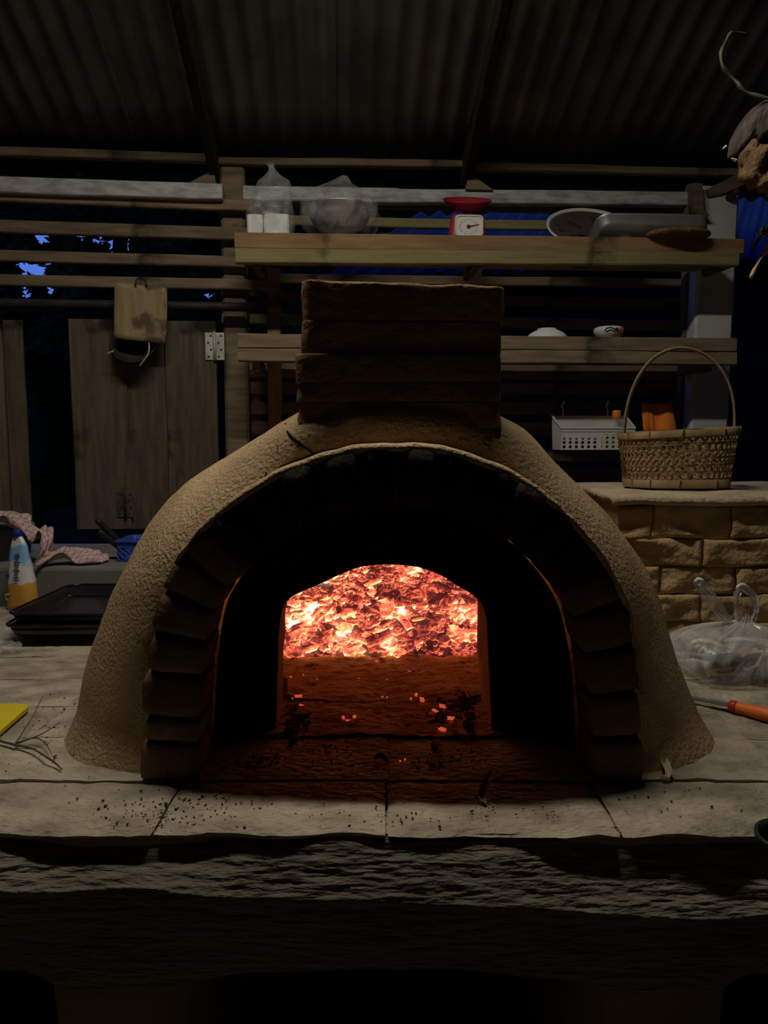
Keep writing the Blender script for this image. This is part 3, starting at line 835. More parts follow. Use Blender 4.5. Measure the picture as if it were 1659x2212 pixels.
# ================================================================ THE FIRE
def ember_mat(name, lo, hi, bias, rand, gain=4.5):
    m = bpy.data.materials.new(name); m.use_nodes = True
    nt = m.node_tree; N = nt.nodes; L = nt.links; b = N['Principled BSDF']
    b.inputs['Base Color'].default_value = (.06, .04, .035, 1); b.inputs['Roughness'].default_value = .95
    ge = N.new('ShaderNodeNewGeometry'); oi = N.new('ShaderNodeObjectInfo')
    def nz(scale, det):
        n_ = N.new('ShaderNodeTexNoise'); n_.inputs['Scale'].default_value = scale; n_.inputs['Detail'].default_value = det
        L.new(ge.outputs['Position'], n_.inputs['Vector']); return n_.outputs['Fac']
    def math_(op, a, b_):
        n_ = N.new('ShaderNodeMath'); n_.operation = op
        for i, q in enumerate((a, b_)):
            if isinstance(q, (int, float)): n_.inputs[i].default_value = q
            else: L.new(q, n_.inputs[i])
        return n_.outputs[0]
    s = math_('MULTIPLY', nz(11, 2), .62)
    s = math_('ADD', s, math_('MULTIPLY', nz(110, 3), .30))
    s = math_('ADD', s, math_('MULTIPLY', oi.outputs['Random'], rand))
    if rand:
        # ash dulls upward faces, edges stay hot; directional shading painted into the glow
        sx = N.new('ShaderNodeSeparateXYZ'); L.new(ge.outputs['True Normal'], sx.inputs[0])
        s = math_('ADD', s, math_('MULTIPLY', sx.outputs['Z'], -.20))
        s = math_('ADD', s, math_('MULTIPLY', sx.outputs['X'], .08))
        pm_ = math_('MULTIPLY', math_('SUBTRACT', ge.outputs['Pointiness'], .5), 1.1)
        s = math_('ADD', s, pm_)
    s = math_('ADD', s, bias)
    for (px, py, y, rad, amt) in HOT + (BACK_FILL if not rand else []):
        p = P(px, py, y)
        d = N.new('ShaderNodeVectorMath'); d.operation = 'DISTANCE'; d.inputs[1].default_value = p
        L.new(ge.outputs['Position'], d.inputs[0])
        mr = N.new('ShaderNodeMapRange'); mr.interpolation_type = 'SMOOTHSTEP'
        mr.inputs[1].default_value = 0; mr.inputs[2].default_value = rad; mr.inputs[3].default_value = amt; mr.inputs[4].default_value = 0
        L.new(d.outputs['Value'], mr.inputs[0]); s = math_('ADD', s, mr.outputs[0])
    rp = N.new('ShaderNodeValToRGB'); cr = rp.color_ramp
    stops = [(.0, (.02, .004, .006)), (.28, (.14, .018, .02)), (.42, (.42, .055, .034)), (.56, (.85, .13, .065)), (.70, (1, .27, .10)), (.84, (1, .58, .22)), (1.0, (1, .92, .62))]
    cr.elements[0].position, cr.elements[0].color = stops[0][0], (*stops[0][1], 1)
    cr.elements[1].position, cr.elements[1].color = stops[-1][0], (*stops[-1][1], 1)
    for p_, c_ in stops[1:-1]:
        e_ = cr.elements.new(p_); e_.color = (*c_, 1)
    mr = N.new('ShaderNodeMapRange'); mr.inputs[1].default_value = lo; mr.inputs[2].default_value = hi
    L.new(s, mr.inputs[0]); L.new(mr.outputs[0], rp.inputs[0])
    L.new(rp.outputs[0], b.inputs['Emission Color']); 
    pw = math_('POWER', mr.outputs[0], 3.0); L.new(math_('ADD', math_('MULTIPLY', pw, gain), .8), b.inputs['Emission Strength'])
    return m
BACK_FILL = [(829, 1120, 2.40, .19, .9), (690, 1130, 2.36, .17, .8), (960, 1130, 2.36, .17, .8)]  # extra hot spots added out of view to light the oven floor
HOT = [(640, 1335, 2.02, .10, .34), (690, 1330, 2.05, .07, .2), (735, 1375, 2.0, .07, .26), (835, 1390, 1.98, .06, .42), (862, 1325, 2.08, .05, .45), (660, 1400, 1.97, .06, .25), (1010, 1330, 2.06, .07, .25), (740, 1265, 2.2, .05, .2), (1000, 1290, 2.15, .06, .15)]
ember_m = ember_mat('glowing_ember', .24, 1.26, .0, .42)
ember_m.cycles.emission_sampling = 'NONE'
bed_m = ember_mat('ember_bed_glow', .36, 1.2, -.06, 0, 80)
def pile_h(x, y):
    ed_ = 1.945 + .05 * noise.noise((x * 7, 0, 3)) + .02 * noise.noise((x * 23, 1, 3))
    t = max(0, y - ed_)
    return min(.30, .016 * min(1, t / .03) + t * .63) + .014 * fbm((x * 11, y * 11, 2), 1, 2) * min(1, t / .05)
mb = MB()
def bedf(u, v):
    x = -.40 + .80 * u; y = 1.93 + .52 * v
    lim = .425 * math.sqrt(max(.02, 1 - ((y - CYD) / .43) ** 2)) if y > CYD else .42
    x = max(-lim, min(lim, x))
    return Vector((x, y, H - .004 + pile_h(x, y) + .006 * fbm((x * 60, y * 60, 2), 1, 2) * (1 if pile_h(x, y) > .01 else 0)))
mb.grid(110, 70, bedf)
tag(mb.build('ember_bed', bed_m, None, True), 'bed of fine glowing embers banked at the back of the oven', 'embers', kind='stuff')
protos = []
for s in range(9):
    m = MB(); r = random.Random(s + 11)
    shape = s % 3
    if shape == 0:   # chunky lump
        m.rock((0, 0, 0), (.044, .032, .024), s + 1, .8, 3)
    elif shape == 1: # curved bark flake
        L_ = r.uniform(.05, .065)
        m.grid(7, 5, lambda u, v: Vector(((u - .5) * L_, math.sin((v - .5) * 2.1) * .015, math.cos((v - .5) * 2.1) * .014 + .003 * noise.noise((u * 4, v * 3, s)))))
        base = list(m.v); nb_ = len(base); fs = list(m.f)
        m.v += [p + Vector((0, 0, -.007)) for p in base]; m.f += [[i + nb_ for i in q][::-1] for q in fs]
        bd = [i for i in range(7)] + [j * 7 + 6 for j in range(1, 5)] + [4 * 7 + i for i in range(5, -1, -1)] + [j * 7 for j in range(3, 0, -1)]
        for i in range(len(bd)): m.f.append([bd[i], bd[i] + nb_, bd[(i + 1) % len(bd)] + nb_, bd[(i + 1) % len(bd)]])
    else:            # stick
        L_ = r.uniform(.05, .085)
        m.tube([Vector((-L_ / 2 + L_ * i / 4, .003 * noise.noise((i, s, 0)), .003 * noise.noise((i, s, 5)))) for i in range(5)], [.005, .0075, .007, .0075, .0045], 7)
    me = bpy.data.meshes.new('coal'); me.from_pydata([tuple(p) for p in m.v], [], m.f); me.materials.append(ember_m)
    me.polygons.foreach_set('use_smooth', [shape == 2] * len(me.polygons)); protos.append(me)
r = random.Random(21); cnt = 0; tries = 0
while cnt < 300 and tries < 6000:
    tries += 1
    x = r.uniform(-.31, .325); y = 1.93 + .335 * r.random() ** 1.05 + (.012 if x > .1 else 0)
    if y > 2.03 and (x / .40) ** 2 + ((y - CYD) / .42) ** 2 > .95: continue
    h = pile_h(x, y)
    if h < .004 and r.random() < .8: continue
    me = protos[r.choice((0, 3, 6, 0, 3, 6, 1, 4, 7, 2, 5, 8))]
    s = r.uniform(.55, 1.2)
    o = bpy.data.objects.new('coal', me); COL.objects.link(o)
    o.location = (x, y, H + h + .003 * s + r.uniform(-.006, .016)); o.scale = (s, s, s)
    o.rotation_euler = (r.uniform(-.9, .9) + .5, r.uniform(-.6, .6), r.uniform(0, 6.28))
    tag(o, 'glowing orange coal in the heap at the back of the oven', 'coal', 'glowing coals heaped in the oven'); cnt += 1
m = MB(); r = random.Random(77); k_ = 0
while k_ < 1100:
    x = r.uniform(-.33, .34); y = 1.925 + .36 * r.random()
    h = pile_h(x, y)
    if h < .003: continue
    s_ = r.uniform(.008, .019); k_ += 1
    m.rock((x, y, H + h + r.uniform(-.002, .012)), (s_ * r.uniform(1, 2.2), s_ * .8, s_ * .6), k_, .8, 2, rz(r.uniform(0, 6.3)) @ rx(r.uniform(-.8, .8)))
tag(m.build('ember_bits', ember_m), 'small glowing ember fragments filling the gaps between the coals', 'embers', kind='stuff')
# stray sparks on the oven floor
chips = [(735, 1375, 0)]; chips = []
for (px, py, s) in ((645, 1504, 1.2), (650, 1523, .8), (742, 1550, .8), (752, 1556, .7), (766, 1548, .9), (826, 1505, .4), (836, 1506, .4), (888, 1509, .6), (912, 1512, 1.3), (899, 1500, .9), (955, 1525, 1.2), (940, 1535, 1.0), (974, 1552, 1.1), (957, 1575, 1.1), (685, 1467, .35), (775, 1465, .35), (683, 1461, .35), (628, 1462, .5), (655, 1458, .4), (885, 1450, .4), (836, 1467, .35), (813, 1428, .8), (770, 1445, .3), (875, 1640, .4), (864, 1644, .35), (630, 1508, .5)):
    p = PZ(px, py, H + .006 * s + .004)
    m = MB().rock((0, 0, 0), (.011 * s, .006 * s, .005 * s), px, 1.3, 3, rz(px * 1.7))
    o = m.build('ember_chip', None, None, True, mw=Matrix.Translation(p)); o.data.materials.append(None)
    chips.append(o)
chip_m = bpy.data.materials.new('spark'); chip_m.use_nodes = True
b = chip_m.node_tree.nodes['Principled BSDF']; b.inputs['Base Color'].default_value = (.08, .04, .03, 1); b.inputs['Emission Color'].default_value = (1, .14, .05, 1); b.inputs['Emission Strength'].default_value = .5
for o in chips:
    o.data.materials.clear(); o.data.materials.append(chip_m)
    tag(o, 'small stray ember glowing on the oven floor', 'ember', 'stray embers on the oven floor')
# charred debris heaps
def debris(name, label, regs, cnt, smin, smax, mat, seed, z0=H + .002, hill=0):
    r = random.Random(seed); m = MB()
    for i in range(cnt):
        (cx_, cy_, wx, wy) = r.choice(regs)
        px = r.gauss(cx_, wx); py = r.gauss(cy_, wy)
        p = PZ(px, py, z0)
        if abs(px - cx_) < wx * 1.2 and hill: p.z += r.uniform(0, hill)
        s = r.uniform(smin, smax) * (1 if r.random() < .85 else 1.7)
        m.rock(p, (s * r.uniform(.8, 2), s * r.uniform(.7, 1.3), s * .6), i, .7, 1 if s < .006 else 2, rz(r.uniform(0, 6)) @ rx(r.uniform(-.4, .4)))
    return tag(m.build(name, mat), label, 'debris', kind='stuff')
debris('charred_debris', 'heap of black charred bits against the left side of the oven door', [(635, 1540, 14, 22), (650, 1560, 18, 12), (628, 1575, 10, 8)], 420, .002, .006, char, 1, hill=.008)
debris('charred_debris', 'heap of charred twigs at the right side of the oven door', [(995, 1530, 22, 12), (1012, 1515, 14, 10), (960, 1545, 18, 14), (1015, 1560, 8, 20)], 460, .002, .006, char, 2, hill=.007)
debris('ash_crumbs', 'scattered dark ash crumbs on the oven floor', [(740, 1570, 60, 14), (850, 1570, 60, 14), (800, 1500, 100, 30), (720, 1630, 100, 18), (960, 1640, 90, 14), (820, 1440, 90, 10), (560, 1640, 50, 14)], 700, .0012, .0032, char, 3)
debris('soot_crumbs', 'black soot crumbs strewn over the front slabs', [(370, 1745, 40, 18), (330, 1765, 30, 10), (450, 1715, 45, 10), (470, 1740, 60, 12), (420, 1770, 80, 14), (700, 1745, 120, 16), (900, 1765, 100, 10), (240, 1750, 60, 20), (1150, 1740, 80, 14), (1450, 1720, 90, 25), (130, 1640, 60, 30), (100, 1560, 50, 30)], 420, .001, .0026, char, 4)
def leaf_strip(name, label, cat, pts, w, mat, curl=.4, z=None, n=5):
    q = catmull([Vector(p) for p in pts], 5); rows = []
    for i, p in enumerate(q):
        t = (q[min(i + 1, len(q) - 1)] - q[max(i - 1, 0)]).normalized(); s_ = t.cross(ZX).normalized()
        f_ = i / (len(q) - 1); ww = w * (math.sin(math.pi * min(1, .12 + f_ * .85)) ** .7)
        rows.append([p + s_ * ww * (k_ / (n - 1) - .5) + ZX * (abs(k_ / (n - 1) - .5) * 2) ** 1.5 * ww * curl + Vector((0, 0, .0015 * noise.noise(p * 60 + Vector((k_, 0, 0))))) for k_ in range(n)])
    m = MB().loops(rows, False); o = m.build(name, mat, None, True)
    md = o.modifiers.new('t', 'SOLIDIFY'); md.thickness = .0012
    return tag(o, label, cat)
def hz(px, py, dz): return PZ(px, py, H + dz)
leaf_strip('dry_leaf', 'narrow dry leaf lying across the shadow edge before the oven', 'leaf', [hz(1066, 1666, .012), hz(1052, 1690, .02), hz(1041, 1722, .008), hz(1050, 1736, .004)], .013, husk_d)
h = empty('dry_husk', PZ(1436, 1660, H), 'small curled dry husk on the slab right of the arch', 'husk')
for pp, w_ in (([hz(1430, 1632, .012), hz(1436, 1655, .012), hz(1444, 1675, .008), hz(1438, 1688, .004)], .012), ([hz(1442, 1634, .016), hz(1443, 1650, .01), hz(1441, 1668, .006)], .008), ([hz(1424, 1640, .006), hz(1434, 1650, .01), hz(1442, 1662, .008)], .007)):
    o = leaf_strip('husk_blade', None, None, pp, w_, husk, .8); o.parent = h; o.matrix_parent_inverse = wm(h).inverted()
o = MB().rock(hz(1438, 1684, .005), (.014, .012, .009), 4, .4, 2).build('husk_stem', husk_d, h, True)
# charred leaf bits on the oven floor
leaf_strip('charred_leaf', 'charred curled leaf on the oven floor left of the long crack', 'leaf', [hz(808, 1640, .004), hz(820, 1636, .008), hz(838, 1645, .004)], .014, char)
leaf_strip('charred_leaf', 'charred husk with a red tip in front of the oven door', 'leaf', [hz(946, 1598, .006), hz(940, 1612, .012), hz(938, 1626, .004)], .014, char)
leaf_strip('charred_twig', 'black twig lying at the left foot of the oven door', 'twig', [hz(560, 1598, .004), hz(595, 1590, .005), hz(632, 1578, .008)], .006, char)
# twig with needles on the left
t = empty('twig', PZ(40, 1608, H), 'thin forked green twig on the left slabs', 'twig')
for pts, r0, r1 in (([(-30, 1588, .006), (0, 1600, .008), (30, 1608, .010), (70, 1617, .010), (100, 1635, .012), (122, 1650, .008), (133, 1662, .004)], .0026, .0016), ([(34, 1606, .010), (50, 1580, .016), (72, 1545, .02), (92, 1504, .024)], .0018, .0008), ([(34, 1606, .010), (65, 1596, .02), (100, 1580, .025), (130, 1560, .03)], .0018, .0007), ([(36, 1605, .010), (75, 1594, .016), (98, 1606, .012), (117, 1640, .006)], .0015, .0008)):
    q = catmull([hz(*p) for p in pts], 4)
    MB().tube(q, [r0 + (r1 - r0) * i / (len(q) - 1) for i in range(len(q))], 6).build('stem', twig_m, t, True)


# ================================================================ THE LAMP (hangs above the picture)
LP = Vector(LAMP_POS)
lamp = empty('tube_lamp', LP, 'white batten with a lit strip under the roof above the oven', 'lamp')
tube_m = bpy.data.materials.new('lit_tube'); tube_m.use_nodes = True
b = tube_m.node_tree.nodes['Principled BSDF']; b.inputs['Emission Color'].default_value = (1, .92, .79, 1); b.inputs['Emission Strength'].default_value = LAMP_GLOW
hl = LAMP_LEN / 2; m = MB(); m.add([LP + Vector((a, b_, 0)) for a, b_ in ((-hl, -.03), (-hl, .03), (hl, .03), (hl, -.03))], [(0, 1, 2, 3)]); m.build('diffuser', tube_m, lamp)
m = MB(); m.box(LP + ZX * .022, (LAMP_LEN + .03, .07, .04)); m.build('batten', white_pl, lamp)
for sg in (-1, 1):
    m = MB(); m.box(LP + Vector((sg * (LAMP_LEN / 2 + .02), 0, .02)), (.012, .072, .05)); m.build('end_cap', white_pl, lamp)
    x_ = LP + Vector((sg * .4, 0, .06)); m = MB(); m.tube([x_, Vector((x_.x, x_.y, roofz(x_.dot(VX)) - .004))], .004, 6); m.build('hanger', iron, lamp)

# ================================================================ SHELVES
def shelf(name, label, x0, x1, ya, yb, v0, v1, b1, b2, mts, lip=0):
    root = empty(name, PV((x0 + x1) / 2, ya, v0), label, 'shelf')
    zt = None
    for (ta, tb, h_), mt in zip((b1, b2), mts):
        o = wplank('front_board', x0 if mt is mts[0] else x0 + 2, ta, x1 if mt is mts[0] else x1 - 10, tb, v0, h_, .035, mt, root, seg=24)
    s = v0 / cp / F_PX
    za = PV(x0, b1[0] - b1[2] / 2, v0).z; zb = PV(x1, b1[1] - b1[2] / 2, v0).z
    zt = min(za, zb) - lip
    ua = PV(x0, ya, v0).dot(UX); ub = PV(x1, yb, v0).dot(UX)
    nb_ = 3
    for i in range(nb_):
        vv_ = v0 + .02 + (v1 - v0 - .02) * (i + .5) / nb_; wd = (v1 - v0 - .02) / nb_ - .004
        a = W(ua + .004, vv_, zt - .014); b_ = W(ub - .004, vv_, zt - .014)
        plank('deck_board', a, b_, .022, wd, mts[0], root, seed=i + 3, seg=12)
    return root, zt
sh1, Z1 = shelf('upper_shelf', 'long upper plank shelf carrying the kitchen scale and bags', 508, 1602, 505, 520, 2.98, 3.21, (521, 534, 32), (554, 560, 30), (wood_s, wood_g), .045)
ZD = Z1; Z1 = Z1 + .045     # deck, and lip of the front board
sh2, Z2 = shelf('lower_shelf', 'lower plank shelf running behind the chimney with upturned bowls', 515, 1587, 728, 735, 2.98, 3.21, (737, 746, 30), (767, 775, 27), (wood_l, wood_l))
for (px, ya, yb, root) in ((560, 575, 620, sh1), (1020, 575, 622, sh1), (1540, 575, 622, sh1), (560, 790, 830, sh2), (1500, 790, 830, sh2)):
    a = PV(px, ya + 4, 3.12)
    plank('bracket', W(a.dot(UX), 3.0, a.z), W(a.dot(UX), 3.25, a.z - .0), .05, .03, wood_d, root, nrm=UX, seed=px)
def on(px, v, z):      # a spot on a level surface below the picture column px
    p = PV(px, 700, v); return Vector((p.x, p.y, z))
FR = Matrix((UX, VX, ZX)).transposed()     # building axes
def frame(p): return Matrix.Translation(p) @ FR.to_4x4()
PX3 = 3.09 / cp / F_PX
# --- white cartons in a clear bag
bp_ = on(588, 3.09, Z1)
def carton(dx, w, d, h, lab):
    m = MB(); r = .006; rows = []
    for z, k_ in ((0, .004), (.004, 0), (h - .004, 0), (h, .004)):
        rows.append([Vector((sx * (w / 2 - k_ - (r if q else 0)), sy * (d / 2 - k_ - (0 if q else r)), z)) for (sx, sy, q) in ((-1, -1, 0), (-1, -1, 1), (1, -1, 1), (1, -1, 0), (1, 1, 0), (1, 1, 1), (-1, 1, 1), (-1, 1, 0))])
    m.loops(rows, True, True, True)
    o = m.build('carton', white_box, None, False, mw=frame(bp_ + UX * dx + ZX * .002))
    o.location.z -= .045
    tag(o, lab, 'carton', 'white cartons in the clear bag')
carton(-.058, .062, .09, .137, 'narrow white carton at the left inside the clear bag on the upper shelf')
carton(.026, .098, .09, .140, 'wide white carton at the right inside the clear bag on the upper shelf')
def film_loft(name, base, prof, mat, label, n=56, wr=.12, seed=0, fr=True, cat='plastic bag', pleat=0):
    """prof rows: (z, half width, half depth, shift u)"""
    rows = []
    P_ = catmull([Vector((a, b, c)) for a, b, c, d in prof], 4); S_ = catmull([Vector((d, 0, 0)) for a, b, c, d in prof], 4)
    for (z, hw, hd), sh in zip(P_, S_):
        row = []
        for i in range(n):
            q = 2 * math.pi * i / n; ca, sa = math.cos(q), math.sin(q)
            e = .62
            x = math.copysign(abs(ca) ** e, ca); y = math.copysign(abs(sa) ** e, sa)
            k_ = 1 + wr * noise.noise((ca * 2.4 + seed, sa * 2.4, z * 14)) + wr * .6 * noise.noise((ca * 6 + seed, sa * 6, z * 25)) + wr * .5 * abs(noise.noise((q * 4, z * 6, seed)))
            if pleat: k_ += pleat * math.sin(q * 17 + 2 * noise.noise((q, z * 9, 1))) * max(0, (z - .05) / .08)
            row.append(Vector((sh.x + hw * x * k_, hd * y * k_, z + .004 * noise.noise((ca * 4, sa * 4, z * 9 + seed)))))
        rows.append(row)
    m = MB().loops(rows, True, True, False)
    o = m.build(name, mat, None, True, mw=frame(base) if fr else Matrix.Translation(base))
    return tag(o, label, cat)
film_loft('plastic_bag', bp_ + ZX * .001, [(-.044, .092, .056, 0), (0, .093, .056, 0), (.05, .094, .056, 0), (.10, .092, .053, .001), (.14, .080, .045, .006), (.19, .071, .036, .012), (.225, .066, .026, .016), (.25, .035, .013, .012), (.272, .016, .008, .010), (.29, .012, .006, .004), (.30, .018, .009, .003)], bag_clear, 'tall clear plastic bag around white cartons on the upper shelf', seed=2)
# --- steel bowl in a clear bag
bw = on(735, 3.10, Z1)
m = MB(); m.lathe([(.06, -.044), (.062, -.04), (.052, -.02), (.05, 0), (.054, .004), (.053, .016), (.046, .022), (.075, .04), (.105, .07), (.125, .11), (.132, .13), (.137, .135), (.133, .138), (.126, .13), (.118, .108), (.098, .073), (.07, .045), (.03, .034), (.001, .033)], 40)
o = m.build('steel_bowl', steel, None, True, mw=frame(bw)); tag(o, 'footed stainless bowl wrapped in clear plastic on the upper shelf', 'bowl')
film_loft('plastic_bag', bw + ZX * .001, [(-.043, .07, .066, .01), (0, .085, .08, .01), (.02, .11, .10, 0), (.06, .142, .128, 0), (.11, .150, .138, -.004), (.15, .143, .13, -.008), (.18, .118, .10, -.012), (.205, .085, .06, -.006), (.228, .05, .026, .002), (.248, .026, .01, .014), (.262, .008, .004, .022)], bag_clear, 'clear plastic bag wrapped round the footed steel bowl', seed=9, wr=.15)
# --- dark ribbed roll
c0 = PV(818, 500, 3.06); c1 = PV(922, 496, 3.06); c0.z = c1.z = ZD + .040
q = [c0.lerp(c1, i / 40) for i in range(41)]
m = MB(); m.tube(q, [.038 + .003 * math.sin(i * 1.9) for i in range(41)], 14)
tag(m.build('ribbed_roll', black_plastic, None, True), 'black ribbed roll lying between the bagged bowl and red scale', 'roll')
# --- kitchen scale
sc = on(1006, 3.07, ZD); kitchen = empty('kitchen_scale', sc, 'red kitchen scale with white dial and dark red dish', 'scale')
kitchen.matrix_basis = frame(sc)
m = MB(); rows = []
hb = PV(1006, 467, 3.07).z - ZD
for z, w, d in ((0, .148, .11), (.004, .152, .114), (hb * .5, .144, .10), (hb - .012, .130, .085), (hb - .003, .120, .075), (hb, .108, .06)):
    rows.append([Vector((w / 2 * math.copysign(abs(math.cos(a)) ** .35, math.cos(a)), d / 2 * math.copysign(abs(math.sin(a)) ** .35, math.sin(a)), z)) for a in [2 * math.pi * (i + .5) / 32 for i in range(32)]])
m.loops(rows, True, True, True); mm = kitchen.matrix_basis
def sub(name, mb_, mat, parent, smooth=False):
    o = mesh_obj(name, [mm @ p for p in mb_.v], mb_.f, mat, parent, smooth); return o
sub('body', m, red_pl, kitchen, True)
dz0 = PV(1006, 487, 3.01).z - ZD
def rrect(w, h_, y, e=.3, n=36, cz=dz0, tilt=0): return [Vector((w / 2 * math.copysign(abs(math.cos(a)) ** e, math.cos(a)), y + tilt * math.sin(a) * h_ / 2, cz + h_ / 2 * math.copysign(abs(math.sin(a)) ** e, math.sin(a)))) for a in [2 * math.pi * i / n for i in range(n)]]
m = MB(); m.loops([rrect(.116, .086, -.050), rrect(.112, .082, -.061), rrect(.102, .072, -.061), rrect(.100, .070, -.057)], True); bz = sub('bezel', m, white_pl, kitchen)
m = MB(); m.add(rrect(.102, .072, -.058), [tuple(range(36))]); dl = sub('dial', m, dial_m, kitchen)
m = MB(); cc = Vector((-.003, -.0605, dz0 - .004))
m.tube([cc + Vector((0, .003, 0)), cc], .0075, 14); 
a0 = math.radians(12); tip = cc + Vector((math.cos(a0), 0, math.sin(a0))) * .046; sd_ = Vector((-math.sin(a0), 0, math.cos(a0)))
m.add([cc + sd_ * .0025, cc - sd_ * .0025, tip - sd_ * .0007, tip + sd_ * .0007], [(0, 1, 2, 3)])
sub('needle', m, ink, dl)
for i in range(20):
    a = math.pi * 2 * i / 20; r0_, r1_ = (.026, .030) if i % 2 else (.025, .031)
    k_ = 1.25 if abs(math.cos(a)) > .6 else 1
    m = MB(); dr = Vector((math.cos(a) * k_, 0, math.sin(a))); pr = Vector((-math.sin(a), 0, math.cos(a)))
    m.add([cc + dr * r0_ + pr * .0006, cc + dr * r0_ - pr * .0006, cc + dr * r1_ - pr * .0006, cc + dr * r1_ + pr * .0006], [(0, 1, 2, 3)]); sub('tick', m, ink, dl)
m = MB(); m.tube([Vector((0, 0, hb - .004)), Vector((0, 0, hb + .030))], .008, 10); sub('stem', m, dark_red, kitchen, True)
zp = PV(1006, 441, 3.07).z - ZD
pr_ = [(.012, -.026), (.04, -.024), (.068, -.014), (.088, .002), (.098, .014), (.0985, .018), (.094, .014), (.085, .006), (.064, -.008), (.03, -.016), (.001, -.018)]
m = MB(); m.lathe(pr_, 40, o=(0, 0, zp), sy=.8, m=rx(math.radians(24))); sub('dish', m, dark_red, kitchen, True)
# --- big patterned platter leaning back
plt = on(1272, 3.155, ZD)
Mt = FR @ rx(math.radians(40))
R = .188
def pl_mat():
    m = M('platter_print', (.055, .045, .04), (.08, .065, .058), .4, scale=6, spots=(13, .62, (.03, .02, .018))); return m
root = empty('platter', plt, 'large round platter with pale rim and dark floral print, propped on the shelf', 'platter')
ctr = plt + ZX * (R * math.sin(math.radians(40)) + .004) - VX * .0
pr_ = [(R, .006), (R + .002, .010), (R - .004, .014)]
m = MB(); m.lathe([(R * .93, .000), (R, .006), (R + .004, .012), (R - .002, .016), (R * .95, .009), (R * .93, .006), (R * .93, .0)], 56, o=ctr, m=Mt, caps=False); 
m.build('rim', porcelain, root, True)
m = MB(); m.lathe([(.001, -.018), (R * .6, -.016), (R * .92, .0), (R * .96, .008), (R * .9, .005), (R * .6, -.010), (.001, -.012)], 56, o=ctr, m=Mt); pl = m.build('well', pl_mat(), root, True)
pet = M('floral_print', (.03, .018, .018), (.05, .025, .022), .5)
r = random.Random(5)
for i in range(26):
    a = math.radians(r.uniform(0, 360)); rr = R * r.uniform(.25, .82); m = MB()
    L_, w_ = r.uniform(.014, .026), r.uniform(.006, .011); an = r.uniform(0, 6.28)
    hgt = -.009 + (.013 * max(0, (rr / R - .6) / .35)) + .0015
    q = []
    for k_ in range(10):
        t_ = 2 * math.pi * k_ / 10; v_ = Vector((math.cos(t_) * L_, math.sin(t_) * w_ * (1 - .5 * math.cos(t_)), 0)); v_ = rz(an) @ v_
        rad = math.hypot(rr * math.cos(a) + v_.x, rr * math.sin(a) + v_.y)
        hh = -.010 + (.015 * max(0, (rad / R - .6) / .3)) + .001
        q.append(ctr + Mt @ (Vector((rr * math.cos(a), rr * math.sin(a), hh)) + v_))
    m.add(q, [tuple(range(10))]); m.build('petal', pet, pl)
# --- aluminium roasting pan leaning over, underside to the front
def rr_row(w, d, z, rad=.04, n=8):
    out = []
    for (sx, sy, a0) in ((1, 1, 0), (-1, 1, 90), (-1, -1, 180), (1, -1, 270)):
        for k_ in range(n):
            a = math.radians(a0 + 90 * k_ / (n - 1)); out.append(Vector((sx * (w / 2 - rad) + rad * math.cos(a), sy * (d / 2 - rad) + rad * math.sin(a), z)))
    return out
pan_w = 238 * 3.04 / cp / F_PX; pc = on(1394, 3.10, Z1)
m = MB(); m.loops([rr_row(pan_w - .03, .19, 0, .035), rr_row(pan_w - .012, .208, .006, .04), rr_row(pan_w, .22, .045, .045), rr_row(pan_w + .012, .232, .047, .05), rr_row(pan_w - .004, .216, .044, .045), rr_row(pan_w - .02, .2, .007, .04)], True, True, True)
Mp = FR @ rx(math.radians(-32))      # front edge tipped up
vv_ = [Mp @ Vector((p.x, p.y * .92, p.z)) for p in m.v]; zmax = max(p.z for p in vv_)
zt_ = PV(1394, 464, 3.0).z; pc = on(1393, 3.05, 0)
m.v = [Vector((p.x + pc.x, p.y + pc.y, p.z - zmax + zt_)) for p in vv_]
tag(m.build('roasting_pan', alu, None, True), 'grey metal roasting pan tipped up in front of the platter', 'pan')
# --- coarse fibre pad hanging over the shelf edge
tr = on(1457, 2.955, Z1); m = MB()
m.lathe([(.001, -.008), (.05, -.010), (.10, -.009), (.126, -.003), (.13, .004), (.122, .012), (.09, .016), (.04, .018), (.001, .018)], 44, sy=.62, o=tr + ZX * .013, m=FR @ rx(math.radians(-3)), disp=lambda p, i, j, q: p + Vector((.003 * noise.noise(p * 60), .003 * noise.noise(p * 70), .0035 * noise.noise(p * 80 + Vector((2, 0, 0))))))
tag(m.build('fibre_pad', M('coir', (.13, .07, .03), (.27, .16, .075), .95, scale=40, bump=1, bdist=.01), None, True), 'round brown coir pad resting over the upper shelf edge', 'pad')
